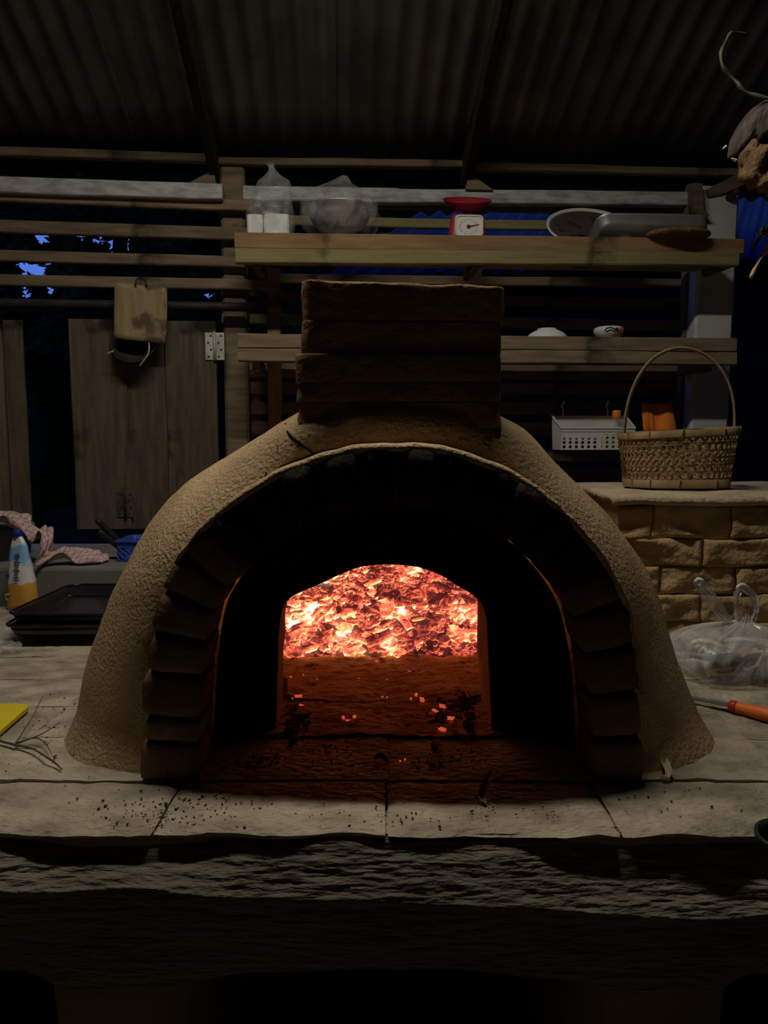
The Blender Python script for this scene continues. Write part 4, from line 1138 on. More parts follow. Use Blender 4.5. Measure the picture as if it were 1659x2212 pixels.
# --- bowls on the lower shelf
b1 = on(1182, 3.08, Z2); m = MB()
s_ = 3.08 / cp / F_PX
m.lathe([(.083, 0), (.086, .003), (.083, .012), (.07, .026), (.052, .036), (.04, .040), (.038, .046), (.034, .046), (.033, .041), (.001, .040)], 36)
tag(m.build('bowl', porcelain, None, True, mw=frame(b1)), 'upturned cream bowl with a foot ring on the lower shelf', 'bowl')
b2 = on(1315, 3.08, Z2); m = MB(); rb = empty('bowl', b2, 'small bowl with painted bird pattern on the lower shelf', 'bowl')
prb = [(.030, 0), (.032, .005), (.05, .016), (.061, .034), (.060, .048), (.05, .054), (.03, .056), (.001, .056)]
m.lathe([(r_, z) for r_, z in prb], 32, o=b2, m=FR); m.build('body', porcelain, rb, True)
def bowl_pt(a, z):
    for i in range(len(prb) - 1):
        if prb[i][1] <= z <= prb[i + 1][1] and prb[i + 1][1] > prb[i][1]:
            t_ = (z - prb[i][1]) / (prb[i + 1][1] - prb[i][1]); r_ = prb[i][0] + (prb[i + 1][0] - prb[i][0]) * t_; break
    return b2 + FR @ Vector((math.sin(a) * (r_ + .0012), -math.cos(a) * (r_ + .0012), z))
for pts, rd, mt in (([(-.6, .034), (-.45, .043), (-.2, .045), (0, .040), (.2, .034), (.35, .028)], .002, ink), ([(-.5, .030), (-.2, .036), (.1, .030)], .0018, ink), ([(.05, .036), (.2, .042), (.3, .036)], .0032, ink)):
    MB().tube(catmull([bowl_pt(*p) for p in pts], 4), rd, 5).build('brush_stroke', mt, rb)
m = MB(); c_ = bowl_pt(.5, .036); m.lathe([(.001, -.001), (.008, 0), (.009, .001), (.001, .002)], 12, o=c_, m=FR @ rx(math.pi / 2)); m.build('red_spot', red_pl, rb)

# --- perforated basket hooked on the wall
hbk = empty('hanging_basket', PV(1288, 980, 3.1), 'white perforated plastic basket hooked on the wall slats', 'basket')
vf, vb = 3.06, 3.185
A0 = PV(1213, 925, vf); A1 = PV(1372, 925, vf); zb_ = PV(1290, 972, vf).z; zf = A0.z; zback = PV(1210, 898, vb).z
ua, ub = A0.dot(UX), A1.dot(UX)
hw_ = ub - ua; hh_ = zf - zb_
m = MB(); nc, nr_ = 12, 4; cw = hw_ / nc; rh = (hh_ - .018) / nr_
def cellplate(mb, org, ex, ez, w, h_, hole):
    # square cell with an octagonal hole
    o_ = []; i_ = []
    for k_ in range(8):
        a = math.pi / 4 * k_ + math.pi / 8
        i_.append(org + ex * (w / 2 + hole * math.cos(a)) + ez * (h_ / 2 + hole * math.sin(a)))
    cs = [(1, .5 + .2), (.7, 1), (.3, 1), (0, .7), (0, .3), (.3, 0), (.7, 0), (1, .3)]
    o_ = [org + ex * w * a + ez * h_ * b for a, b in cs]
    order = [0, 1, 2, 3, 4, 5, 6, 7]
    mb.add(o_ + i_, [(k_, (k_ + 1) % 8, 8 + (k_ + 1) % 8, 8 + k_) for k_ in range(8)])
    c4 = [org + ex * w + ez * h_, org + ez * h_, org, org + ex * w]
    mb.add([o_[0], c4[0], o_[1], o_[2], c4[1], o_[3], o_[4], c4[2], o_[5], o_[6], c4[3], o_[7]], [(0, 1, 2), (3, 4, 5), (6, 7, 8), (9, 10, 11)])
for i in range(nc):
    for j in range(nr_):
        cellplate(m, W(ua + i * cw, vf, zb_ + .004 + j * rh), UX, ZX, cw, rh, .0072)
m.add([W(ua, vf, zf), W(ub, vf, zf), W(ub, vf, zb_ + .004 + nr_ * rh), W(ua, vf, zb_ + .004 + nr_ * rh), W(ua, vf, zb_ + .004), W(ub, vf, zb_ + .004), W(ub, vf + .004, zb_), W(ua, vf + .004, zb_)], [(0, 1, 2, 3), (4, 5, 6, 7)])
o = m.build('front_panel', white_pl, hbk); md = o.modifiers.new('t', 'SOLIDIFY'); md.thickness = .0025
m = MB(); zbb = zb_ + .004
m.add([W(ua, vf, zf), W(ua - .006, vb, zback), W(ua, vb, zb_), W(ua, vf, zb_), W(ub, vf, zf), W(ub + .006, vb, zback), W(ub, vb, zb_), W(ub, vf, zb_)], [(0, 1, 2, 3), (7, 6, 5, 4), (1, 5, 6, 2), (3, 2, 6, 7)])
o = m.build('shell_panel', white_pl, hbk); md = o.modifiers.new('t', 'SOLIDIFY'); md.thickness = .0025
m = MB(); m.tube([W(ua - .006, vb, zback), W(ua, vf - .003, zf), W(ub, vf - .003, zf), W(ub + .006, vb, zback)], .0045, 6); m.build('rim', white_pl, hbk)
for px in (1216, 1312):
    p = PV(px, 900, vb); pts = [p, p + ZX * .03, p + ZX * .045 - UX * .006, p + ZX * .06 + UX * .0, p + ZX * .066 + UX * .006 + VX * .01, p + ZX * .058 + UX * .012 + VX * .03]
    m = MB(); m.tube(catmull(pts, 4), .0035, 6); m.build('hook', white_pl, hbk, True)
for (u0_, u1_, hgt_, mt_, lb_) in ((.02, .55, .045, 'black_plastic', 'low black filler added to darken the left holes of the hanging basket'), (.62, .97, .062, 'yellow_m', 'yellow packet inside the right of the hanging basket')):  # black box is added to darken the holes; the yellow one is a packet
    m = MB(); m.box(W(ua + hw_ * (u0_ + u1_) / 2, (vf + vb) / 2 - .015, zb_ + .004 + hgt_ / 2), (hw_ * (u1_ - u0_), .05, hgt_), FR)
    o = m.build('packet', globals()[mt_]); md = o.modifiers.new('b', 'BEVEL'); md.width = .006; md.segments = 2; tag(o, lb_, 'packet')
bt = PV(1330, 960, 3.13); bt.z = zb_ + .005
root = empty('bottle', bt, 'small clear bottle with orange cap standing in the hanging basket', 'bottle')
hb_ = PV(1330, 888, 3.13).z - bt.z
m = MB(); m.lathe([(.026, 0), (.03, .004), (.03, hb_ * .55), (.027, hb_ * .66), (.016, hb_ * .8), (.012, hb_ * .86)], 20, o=bt); m.build('body', bottle_m, root, True)
m = MB(); m.lathe([(.017, hb_ * .80), (.019, hb_ * .82), (.018, hb_ * 1.0), (.015, hb_ * 1.02)], 16, o=bt); m.build('cap', orange_m, root, True)
# --- orange cloth hanging beside it
m = MB(); tl = PV(1386, 871, 3.16); 
def oc(u, v):
    p = PV(1385 + 64 * u + 10 * v * (u - .1) , 871 + 60 * v, 3.17)
    return p - VX * (.02 * v + .008 * math.sin(u * 9 + v) + .012 * (1 if .25 < u < .33 else 0) * v)
m.grid(22, 14, oc); o = m.build('orange_cloth', orange_cloth, None, True); md = o.modifiers.new('t', 'SOLIDIFY'); md.thickness = .004
tag(o, 'folded bright orange cloth hanging on the wall above the woven basket', 'cloth')

# ================================================================ BRICK COUNTER ON THE RIGHT
bc = empty('brick_counter', (1.05, 2.0, H), 'mud plastered brick counter behind the oven carrying the woven basket', 'counter')
ZT = P(1450, 1069, 2.0).z
BX0, BX1 = .635, 1.7
mb = MB(); mb.box(((BX0 + BX1) / 2, 2.275, (H + ZT - .02) / 2), (BX1 - BX0 - .01, .51, ZT - .02 - H + .0)); 
mb.v = [Vector((p.x, p.y, H + .001 if p.z < (H + ZT) / 2 - .1 or p.z < H + .1 else ZT - .025)) for p in mb.v]
zs = sorted(set(round(p.z, 4) for p in mb.v))
mb.build('core', mud_wall, bc)
cz = [H + .003, H + .082, H + .160, H + .238, H + .316, ZT - .028]
r = random.Random(3)
for ci in range(5):
    x = BX0 - (.0 if ci % 2 else .11)
    while x < BX1 - .02:
        w = r.uniform(.19, .25); x0 = max(x, BX0); x1 = min(x + w, BX1)
        if x1 - x0 > .03:
            m = MB(); dp = r.uniform(-.004, .005); n1, n2 = 7, 4
            def bf(u, v):
                X = x0 + .0015 + (x1 - x0 - .003) * u; Zz = cz[ci] + .0015 + (cz[ci + 1] - cz[ci] - .003) * v
                e = min(min(u, 1 - u) * (x1 - x0), min(v, 1 - v) * .078)
                return Vector((X + .004 * noise.noise((X * 11, Zz * 20, 1)), 2.006 - dp + max(0, .003 + .008 * noise.noise((X * 6, Zz * 8, 9))) * max(0, 1 - e / .004) + .014 * fbm((X * 9, Zz * 14, ci), 1, 3), Zz + .006 * noise.noise((X * 7, ci, 3))))
            m.grid(n1 * 3, n2 * 3, bf)
            o = m.build('brick', mud_wall, bc, True); md = o.modifiers.new('t', 'SOLIDIFY'); md.thickness = .03; md.offset = -1
        x += w
def topf(u, v):
    X = BX0 - .02 + (BX1 - BX0 + .04) * u; Y = 1.985 + .56 * v
    fr_ = max(0, 1 - v / .05)
    return Vector((X, Y + (.010 * fbm((X * 8, 3, 1), 1, 3) if v < .03 else 0), ZT + .005 * fbm((X * 5, Y * 6, 2), 1, 3) - .012 * fr_ ** 2))
m = MB(); m.grid(60, 24, topf); o = m.build('mud_top', M('tan_mud_top', (.36, .28, .18), (.48, .39, .265), .95, scale=9, bump=.9, bscale=50, bdist=.008, spec=.05), bc, True); md = o.modifiers.new('t', 'SOLIDIFY'); md.thickness = .018; md.offset = -1

# --- woven basket
BKY = 2.24
bx = P(1461, 1000, BKY).x; wb = empty('woven_basket', (bx, BKY, ZT + .006), 'woven bamboo basket with tall arched handle on the brick counter', 'basket')
zb0 = ZT + .007; zr = P(1461, 931, BKY).z
k_w = BKY / F_PX * 1.0
def bk(t, a, off=0.0):       # t 0 base .. 1 rim, a angle
    wx_ = (.149 + .021 * t) + off; wy_ = (.10 + .02 * t) + off
    e = .8
    ca, sa = math.cos(a), math.sin(a)
    tilt = .010 * ca * t
    return Vector((bx + wx_ * math.copysign(abs(ca) ** e, ca), BKY + wy_ * math.copysign(abs(sa) ** e, sa), zb0 + (zr - zb0) * t + tilt))
m = MB()
def ribbon(fn, w, n, flip):
    rows = []
    for i in range(n + 1):
        p, d = fn(i / n)
        rows.append([p - d * w / 2, p + d * w / 2])
    m.loops(rows, False)
NS = 46
for k_ in range(NS):
    for sgn in (1, -1):
        a0 = 2 * math.pi * k_ / NS
        def fn(t, a0=a0, sgn=sgn):
            tt = .12 + .80 * t; a = a0 + sgn * .55 * t
            off = .0022 * math.sin(t * 30 + (0 if sgn > 0 else math.pi)) 
            p = bk(tt, a, off); q = bk(tt + .02, a + sgn * .0138, off); t_ = (q - p).normalized()
            nrm = Vector((math.cos(a), math.sin(a), 0)); return p, t_.cross(nrm).normalized()
        ribbon(fn, .0078, 16, 0)
for j in range(7):
    tt = .16 + .74 * j / 6
    ribbon(lambda t: (bk(tt, 2 * math.pi * t, .0016 * math.sin(t * 140 + j * 3)), ZX), .0068, 160, 0)
o = m.build('woven_side', bamboo, wb); o['kind'] = 'stuff'
for (t0, t1, off, nm) in ((.90, 1.02, .005, 'rim_band'), (.0, .15, .004, 'base_band')):
    m = MB(); rows = []
    for t in (t0, t1): rows.append([bk(t, 2 * math.pi * i / 64, off) for i in range(64)])
    for t in (t1, t0): rows.append([bk(t, 2 * math.pi * i / 64, off - .009) for i in range(64)])
    m.loops(rows + [rows[0]], True); bnd = m.build(nm, bamboo, wb, True)
    for a in (200, 230, 262, 295, 325, 350):
        aa = math.radians(a); mm2 = MB(); mm2.tube([bk(t0 - .01, aa, off + .001), bk(t1 + .01, aa + .02, off + .001)], .0018, 5); mm2.build('binding', husk_d, bnd)
m = MB(); m.add([bk(.05, 2 * math.pi * i / 48, -.003) for i in range(48)], [tuple(range(48))]); m.build('bottom', bamboo, wb)
zh = P(1470, 752, BKY).z
for dy in (-.008, .008):
    pts = []
    for i in range(33):
        a = math.pi * i / 32
        x = bx + .004 - .166 * math.cos(a) * (1 if abs(math.cos(a)) < .9 else 1); z = zr - .02 + (zh - zr + .02) * math.sin(a) ** .80
        pts.append(Vector((x + .003 * math.sin(a * 3) + (dy * .5), BKY + dy, z)))
    m = MB(); m.tube([bk(.3, math.pi, .004) + Vector((0, dy, 0))] + pts + [bk(.3, 0, .004) + Vector((0, dy, 0))], .0042, 7); m.build('handle', bamboo, wb, True)

# ================================================================ BAG OF HUSKS AND KNIFE (right)
BGY = 1.80
bgx = P(1592, 1440, BGY).x
def bag_row(z, hw, hd, sh, n=72):
    return None
film_loft('shopping_bag', Vector((bgx, BGY, H + .003)), [(0, .12, .10, 0), (.015, .142, .118, 0), (.045, .150, .12, -.004), (.075, .146, .112, -.002), (.098, .128, .092, .0), (.115, .09, .065, .004), (.126, .045, .035, .008), (.135, .018, .016, .012), (.15, .014, .012, .016)], bag_white, 'knotted thin white plastic bag of dry husks beside the oven', n=120, wr=.13, seed=4, fr=False, pleat=.06)
bag = [o for o in COL.objects if o.name.startswith('shopping_bag')][0]
def loop_strap(pts, w, nm):
    q = catmull([P(x, y, BGY - d) for x, y, d in pts], 6); rows = []
    for i, p in enumerate(q):
        t = (q[min(i + 1, len(q) - 1)] - q[max(i - 1, 0)]).normalized(); s_ = t.cross(Vector((0, 1, 0))).normalized()
        ww = w * (.45 + .75 * math.sin(math.pi * i / (len(q) - 1)))
        rows.append([p + s_ * ww * (j / 6 - .5) + Vector((0, .006 * math.sin(j * 2.1 + i * .4) + .004 * noise.noise((i * .5, j, 1)), 0)) for j in range(7)])
    m = MB().loops(rows, False); m.build(nm, bag_strap, bag, True)
loop_strap([(1592, 1362, .0), (1570, 1330, .005), (1540, 1290, .01), (1515, 1258, .012), (1508, 1262, .0), (1525, 1290, -.008), (1560, 1335, -.008), (1590, 1365, -.004)], .016, 'bag_handle')
loop_strap([(1602, 1365, .0), (1592, 1320, .006), (1590, 1285, .008), (1603, 1268, .006), (1620, 1280, .0), (1632, 1305, -.002), (1630, 1335, .002), (1612, 1368, .0)], .016, 'bag_handle')
r = random.Random(8)
labs = ['pale husk pointing left near the top inside the plastic bag', 'brown husk lying across the bottom left inside the plastic bag', 'dark husk in the middle of the plastic bag', 'pale bent husk at the right inside the plastic bag', 'brown husk along the base inside the plastic bag', 'straw coloured husk standing at the back inside the plastic bag']
for i, (pa, pb, w_, mt) in enumerate((((1492, 1392, .03), (1578, 1412, .06), .035, husk), ((1490, 1420, .0), (1590, 1455, .05), .05, husk_d), ((1540, 1400, .04), (1610, 1430, .06), .035, husk_d), ((1640, 1405, .06), (1622, 1462, .08), .03, husk), ((1530, 1470, .07), (1640, 1475, .06), .045, husk_d), ((1560, 1390, -.02), (1660, 1400, -.01), .03, husk))):
    a = P(pa[0], pa[1], BGY - pa[2]); b_ = P(pb[0], pb[1], BGY - pb[2]); mid = a.lerp(b_, .5) + Vector((0, 0, .008))
    for q_ in (a, b_, mid): q_.z = max(q_.z, H + .02)
    leaf_strip('corn_husk', labs[i], 'husk', [a, mid, b_], w_, mt, .35, n=7)['group'] = 'dry husks inside the knotted plastic bag'
for i in range(20):
    t_ = i / 19; a_ = r.uniform(-.5, .5)
    c_ = Vector((bgx + r.uniform(-.095, .105), BGY + r.uniform(-.06, .06), H + r.uniform(.014, .062)))
    d_ = Vector((math.cos(a_), r.uniform(-.4, .4), r.uniform(-.25, .25))).normalized() * r.uniform(.03, .055)
    if c_.z - abs(d_.z) < H + .012: c_.z = H + .012 + abs(d_.z)
    o = leaf_strip('corn_husk', 'dry brown husk among the heap filling the plastic bag', 'husk', [c_ - d_, c_ + Vector((0, 0, .01)), c_ + d_], r.uniform(.045, .07), husk_d if i % 3 else husk, .3, n=7); o['group'] = 'dry husks inside the knotted plastic bag'
kn = empty('scraper_knife', PZ(1580, 1535, H), 'orange handled steel blade lying on the slab below the bag', 'knife')
def kp(px, py, dz): return PZ(px, py, H + dz)
a, b_, c_ = kp(1490, 1507, .012), kp(1578, 1524, .014), kp(1690, 1552, .016)
m = MB(); t = (b_ - a).normalized(); s_ = t.cross(ZX).normalized()
m.add([a + s_ * .008 - ZX * .001, a - s_ * .008 - ZX * .001, b_ - s_ * .009 - ZX * .001, b_ + s_ * .009 - ZX * .001, a + s_ * .008 + ZX * .002, a - s_ * .008 + ZX * .002, b_ - s_ * .009 + ZX * .002, b_ + s_ * .009 + ZX * .002], [(0, 1, 2, 3), (7, 6, 5, 4), (0, 4, 5, 1), (1, 5, 6, 2), (2, 6, 7, 3), (3, 7, 4, 0)])
m.build('blade', steel, kn)
m = MB(); q = [b_.lerp(c_, i / 10) for i in range(11)]; m.tube(q, [.010, .0115, .0115, .012, .013, .014, .0145, .0145, .014, .012, .008], 14); m.build('grip', orange_m, kn, True)
m = MB(); q = [b_.lerp(c_, -.02 + i * .05) for i in range(4)]; m.tube(q, [.0105, .0122, .0126, .0122], 14); m.build('ferrule', red_pl, kn, True)

# ================================================================ LEFT SIDE
# concrete ledge behind
ZL = P(150, 1226, 2.56).z
m = MB(); m.box((-1.45, 2.85, ZL / 2), (1.75, .58, ZL))
o = m.build('concrete_ledge', conc_m); md = o.modifiers.new('b', 'BEVEL'); md.width = .012; md.segments = 2
tag(o, 'grey concrete ledge along the wall behind the black trays', 'ledge')
# black baking trays
def tray(label, px0, pyf, y0, wid, dep, z, rot, hgt=.035):
    c = P(px0, pyf, y0); root = empty('baking_tray', (c.x + wid / 2, y0 + dep / 2, z), label, 'tray', 'black baking trays stacked left of the oven')
    root.rotation_euler = (0, 0, rot)
    mw = Matrix.Translation(root.location) @ Matrix.Rotation(rot, 4, 'Z')
    m = MB(); m.loops([rr_row(wid - .05, dep - .05, 0, .03), rr_row(wid - .03, dep - .03, .004, .035), rr_row(wid - .008, dep - .008, hgt - .004, .045), rr_row(wid - .014, dep - .014, hgt - .004, .043), rr_row(wid - .036, dep - .036, .008, .035), rr_row(wid - .06, dep - .06, .004, .03)], True, True, True)
    m.v = [mw @ p for p in m.v]; m.build('pan', black_enamel, root, True)
    m = MB(); row = rr_row(wid, dep, hgt, .05); q = [mw @ p for p in row]; m.tube(q + [q[0], q[1]], .0045, 8); m.build('rolled_rim', black_enamel, root, True)
z0 = H + .004
tray('small black tray at the bottom of the tray stack', 52, 1380, 2.10, .42, .34, z0, .0, .022)
tray('middle black baking tray of the stack, corner farthest left', 0, 1350, 2.04, .46, .40, z0 + .024, .02, .034)
tray('topmost black baking tray, its dark base facing up', 10, 1332, 2.06, .50, .42, z0 + .052, -.03, .034)
# milk pouch
py_ = 2.5; pc_ = P(50, 1300, py_); pouch = empty('drink_pouch', (pc_.x, py_, H), 'blue white and orange drink pouch with dark blue cap behind the trays', 'pouch')
ph_ = P(40, 1158, py_).z - H
pm = bpy.data.materials.new('pouch_print'); pm.use_nodes = True
nt = pm.node_tree; N = nt.nodes; L = nt.links; b = N['Principled BSDF']; b.inputs['Roughness'].default_value = .35
tc = N.new('ShaderNodeTexCoord'); se = N.new('ShaderNodeSeparateXYZ'); L.new(tc.outputs['Object'], se.inputs[0])
nz = N.new('ShaderNodeTexNoise'); nz.inputs['Scale'].default_value = 18; nz.inputs['Detail'].default_value = 2; L.new(tc.outputs['Object'], nz.inputs['Vector'])
mr = N.new('ShaderNodeMath'); mr.operation = 'MULTIPLY_ADD'; mr.inputs[1].default_value = .10; L.new(nz.outputs[0], mr.inputs[0]); L.new(se.outputs['Z'], mr.inputs[2])
mp = N.new('ShaderNodeMapRange'); mp.inputs[1].default_value = .05; mp.inputs[2].default_value = ph_ + .05; L.new(mr.outputs[0], mp.inputs[0])
rp = N.new('ShaderNodeValToRGB'); cr = rp.color_ramp; cr.interpolation = 'LINEAR'
st = [(.0, (.75, .42, .12)), (.10, (.75, .30, .04)), (.24, (.62, .33, .05)), (.34, (.70, .36, .06)), (.37, (.72, .72, .7)), (.62, (.70, .72, .74)), (.68, (.25, .46, .74)), (.86, (.22, .44, .75)), (.90, (.7, .75, .78)), (1, (.72, .75, .78))]
cr.elements[0].position, cr.elements[0].color = st[0][0], (*st[0][1], 1); cr.elements[1].position, cr.elements[1].color = 1.0, (*st[-1][1], 1)
for p_, c in st[1:-1]: e_ = cr.elements.new(p_); e_.color = (*c, 1)
L.new(mp.outputs[0], rp.inputs[0]); L.new(rp.outputs[0], b.inputs['Base Color'])
m = MB(); rows = []
PWD = [(0, .056, .034, 0), (.02, .058, .036, 0), (.10, .052, .03, 0), (.17, .042, .022, -.004), (.22, .034, .014, -.006), (ph_ - .015, .024, .010, -.008), (ph_, .012, .009, -.008)]
for (z, a_, d_, sh) in catmull([Vector((q[0], q[1], q[2])).to_4d() for q in PWD], 4) and [(q[0] , q[1], q[2], q[3]) for q in PWD]:
    rows.append([Vector((sh + a_ * math.copysign(abs(math.cos(t)) ** .7, math.cos(t)), d_ * math.sin(t) + .004 * noise.noise((math.cos(t) * 3, math.sin(t) * 3, z * 20)), z)) for t in [2 * math.pi * i / 28 for i in range(28)]])
m.loops(rows, True, True, True); PM = Matrix.Translation((pc_.x, py_, H + .002)) @ Matrix.Rotation(-.35, 4, 'Z')
po = m.build('pouch_body', pm, pouch, True); po.matrix_basis = PM
m = MB(); m.lathe([(.013, 0), (.0155, .003), (.0155, .02), (.012, .023), (.001, .023)], 18); o = m.build('cap', M('navy_cap', (.02, .03, .25), None, .35), pouch, True); o.matrix_basis = PM @ Matrix.Translation((-.008, 0, ph_ - .004))
for i in range(11):
    z = .195 - i * .009; w_ = .020 + .008 * math.sin(i * 2.3); m = MB()
    yy = -.034 + (z - .10) * .13
    xx = .006
    m.box((xx, yy + .001, z), (w_, .002, .0018)); o = m.build('print_line', ink, po); o.matrix_basis = Matrix.Identity(4); o.matrix_parent_inverse = Matrix.Identity(4)
m = MB(); m.box((-.030, -.030, .045), (.028, .003, .022)); o = m.build('barcode_patch', white_box, po); o.matrix_parent_inverse = Matrix.Identity(4)
for i in range(7):
    m = MB(); m.box((-.039 + i * .003, -.0318, .046), (.0012, .001, .014)); o = m.build('bar', ink, po); o.matrix_parent_inverse = Matrix.Identity(4)
m = MB(); m.lathe([(.001, 0), (.006, .001), (.006, .002), (.001, .002)], 14, m=rx(math.pi / 2)); m.v = [p + Vector((-.032, -.027, .118)) for p in m.v]; o = m.build('round_mark', M('navy_print', (.03, .04, .3), None, .5), po); o.matrix_parent_inverse = Matrix.Identity(4)
# grey bin under the towel
bz_ = P(0, 1140, 2.72).z
m = MB(); c = P(-10, 1180, 2.74); m.loops([rr_row(.17, .2, 0, .02), rr_row(.19, .22, bz_ - ZL - .025, .025), rr_row(.205, .235, bz_ - ZL - .024, .028), rr_row(.205, .235, bz_ - ZL, .028), rr_row(.19, .22, bz_ - ZL, .022)], True, True, True)
tag(m.build('grey_bin', conc_m, None, True, mw=Matrix.Translation((c.x - .015, 2.78, ZL + .001))), 'grey lidded bin under the checked towel at the far left', 'bin')
# checked towel
tm = bpy.data.materials.new('checked_cloth'); tm.use_nodes = True
nt = tm.node_tree; N = nt.nodes; L = nt.links; b = N['Principled BSDF']; b.inputs['Roughness'].default_value = .95
uvn = N.new('ShaderNodeUVMap'); mp = N.new('ShaderNodeMapping'); mp.inputs['Scale'].default_value = (34, 14, 1); L.new(uvn.outputs[0], mp.inputs[0]); se = N.new('ShaderNodeSeparateXYZ'); L.new(mp.outputs[0], se.inputs[0])
def line(sock):
    f_ = N.new('ShaderNodeMath'); f_.operation = 'FRACT'; L.new(sock, f_.inputs[0]); g2 = N.new('ShaderNodeMath'); g2.operation = 'LESS_THAN'; g2.inputs[1].default_value = .28; L.new(f_.outputs[0], g2.inputs[0]); return g2.outputs[0]
ad = N.new('ShaderNodeMath'); ad.operation = 'ADD'; L.new(line(se.outputs['X']), ad.inputs[0]); L.new(line(se.outputs['Y']), ad.inputs[1])
rp = N.new('ShaderNodeValToRGB'); rp.color_ramp.elements[0].color = (.58, .45, .43, 1); rp.color_ramp.elements[1].color = (.34, .15, .15, 1); hf = N.new('ShaderNodeMath'); hf.operation = 'MULTIPLY'; hf.inputs[1].default_value = .5
L.new(ad.outputs[0], hf.inputs[0]); L.new(hf.outputs[0], rp.inputs[0]); L.new(rp.outputs[0], b.inputs['Base Color'])
pth = catmull([P(-45, 1122, 2.70), P(0, 1113, 2.70), P(35, 1118, 2.69), P(62, 1138, 2.68), P(80, 1156, 2.66), P(95, 1142, 2.64), P(102, 1165, 2.60), P(92, 1200, 2.58), P(108, 1202, 2.60), P(135, 1188, 2.62), P(165, 1192, 2.64), P(195, 1196, 2.65), P(215, 1205, 2.66), P(228, 1216, 2.66)], 5)
wdt = catmull([Vector((q, 0, 0)) for q in (.16, .16, .14, .08, .06, .10, .10, .09, .08, .08, .10, .12, .10, .05)], 5)
rows = []; nv_ = 17
for i, p in enumerate(pth):
    t = i / (len(pth) - 1); w_ = wdt[i].x
    row = []
    for j in range(nv_):
        s_ = j / (nv_ - 1) - .5
        fold = .014 * math.sin(s_ * 16 + i * .35) + .012 * noise.noise((s_ * 5, i * .22, 3))
        droop = -.05 * abs(s_) * (1 if t > .3 else .5)
        q = p + Vector((fold * .6 + .01 * noise.noise((i * .3, j * .4, 7)), w_ * s_, fold + droop * .6))
        if t > .35: q.z = max(q.z, ZL + .006 + .006 * abs(noise.noise((i * .5, j * .5, 2))))
        row.append(q)
    rows.append(row)
m = MB().loops(rows, False); o = m.build('towel', tm, None, True)
uv = o.data.uv_layers.new(name='UVMap'); nl = nv_
for poly in o.data.polygons:
    for li in poly.loop_indices:
        vi = o.data.loops[li].vertex_index; uv.data[li].uv = (vi // nl / (len(pth) - 1), (vi % nl) / (nl - 1))
md = o.modifiers.new('t', 'SOLIDIFY'); md.thickness = .003
tag(o, 'pink checked kitchen towel trailing over the ledge at left', 'towel')
# blue lattice basket with black handled tools
bb_x = P(250, 1200, 2.66).x; ZBB = ZL
bk_ = empty('blue_basket', (bb_x + .12, 2.76, ZBB), 'blue plastic lattice basket half hidden behind the oven', 'basket')
w_, d_, h_ = .24, .17, P(280, 1168, 2.68).z - ZL
m = MB()
for k_ in range(17):
    for sg in (1, -1):
        for (org, ex, ln) in ((Vector((bb_x, 2.675, ZBB + .004)), Vector((1, 0, 0)), w_), (Vector((bb_x, 2.675, ZBB + .004)), Vector((0, 1, 0)), d_), (Vector((bb_x + w_, 2.675, ZBB + .004)), Vector((0, 1, 0)), d_)):
            hh = h_ * .68; x_ = -hh + (ln + 2 * hh) * k_ / 16
            p0, p1 = (x_, 0), (x_ + sg * hh, hh)
            a_, b2_ = p0, p1
            # clip to the panel
            def cl(p, q):
                t0_, t1_ = 0.0, 1.0; dx = q[0] - p[0]
                for lim, side in ((0, 1), (ln, -1)):
                    f0 = (p[0] - lim) * side; f1 = (q[0] - lim) * side
                    if f0 < 0 and f1 < 0: return None
                    if f0 < 0: t0_ = max(t0_, f0 / (f0 - f1))
                    if f1 < 0: t1_ = min(t1_, f0 / (f0 - f1))
                return None if t1_ - t0_ < .02 else ((p[0] + dx * t0_, p[1] + (q[1] - p[1]) * t0_), (p[0] + dx * t1_, p[1] + (q[1] - p[1]) * t1_))
            c_ = cl(a_, b2_)
            if c_: m.tube([org + ex * c_[0][0] + ZX * c_[0][1], org + ex * c_[1][0] + ZX * c_[1][1]], .0022, 4)
o = m.build('lattice', blue_pl, bk_); o['kind'] = 'stuff'
m = MB(); m.box((bb_x + w_ / 2, 2.675 + d_ / 2, ZBB + .003), (w_, d_, .004)); m.build('bottom', blue_pl, bk_)
m = MB(); q0 = rr_row(w_ + .004, d_ + .004, 0, .015); C_ = Vector((bb_x + w_ / 2, 2.675 + d_ / 2, ZBB))
m.loops([[p + C_ + ZX * h_ * .66 for p in q0], [p + C_ + ZX * h_ * .9 for p in q0], [p * 1.06 + C_ + ZX * h_ * .93 for p in q0], [p * 1.06 + C_ + ZX * h_ for p in q0], [p * .98 + C_ + ZX * h_ for p in q0], [p * .97 + C_ + ZX * h_ * .66 for p in q0]], True); m.build('rim', blue_pl, bk_, True)
for i, (pts, lab) in enumerate((([(208, 1122, 2.70), (235, 1148, 2.72), (268, 1180, 2.74)], 'upper black tool handle sticking out of the blue basket'), ([(213, 1146, 2.69), (240, 1168, 2.71), (268, 1190, 2.73)], 'lower black tool handle sticking out of the blue basket'))):
    q = catmull([P(*p) for p in pts], 5); m = MB(); m.tube(q, [.006, .011] + [.0115] * (len(q) - 3) + [.009], 10)
    tag(m.build('tool_handle', black_plastic, None, True), lab, 'tool', 'black tools in the blue basket')
# crumpled clear film under the trays at the left edge
m = MB()
def cf(u, v):
    px = -70 + 118 * u - 20 * v * 0; py = 1352 + 52 * v + 6 * u
    p = PZ(px, py, H + .01); p.z = H + .008 + .016 * abs(fbm((u * 7, v * 5, 2), 1, 3)) + .006 * math.sin(u * 9 + v * 5) ** 2
    return p
m.grid(36, 20, cf); tag(m.build('crumpled_film', bag_loose, None, True), 'crumpled clear plastic lying left of the tray stack', 'plastic')
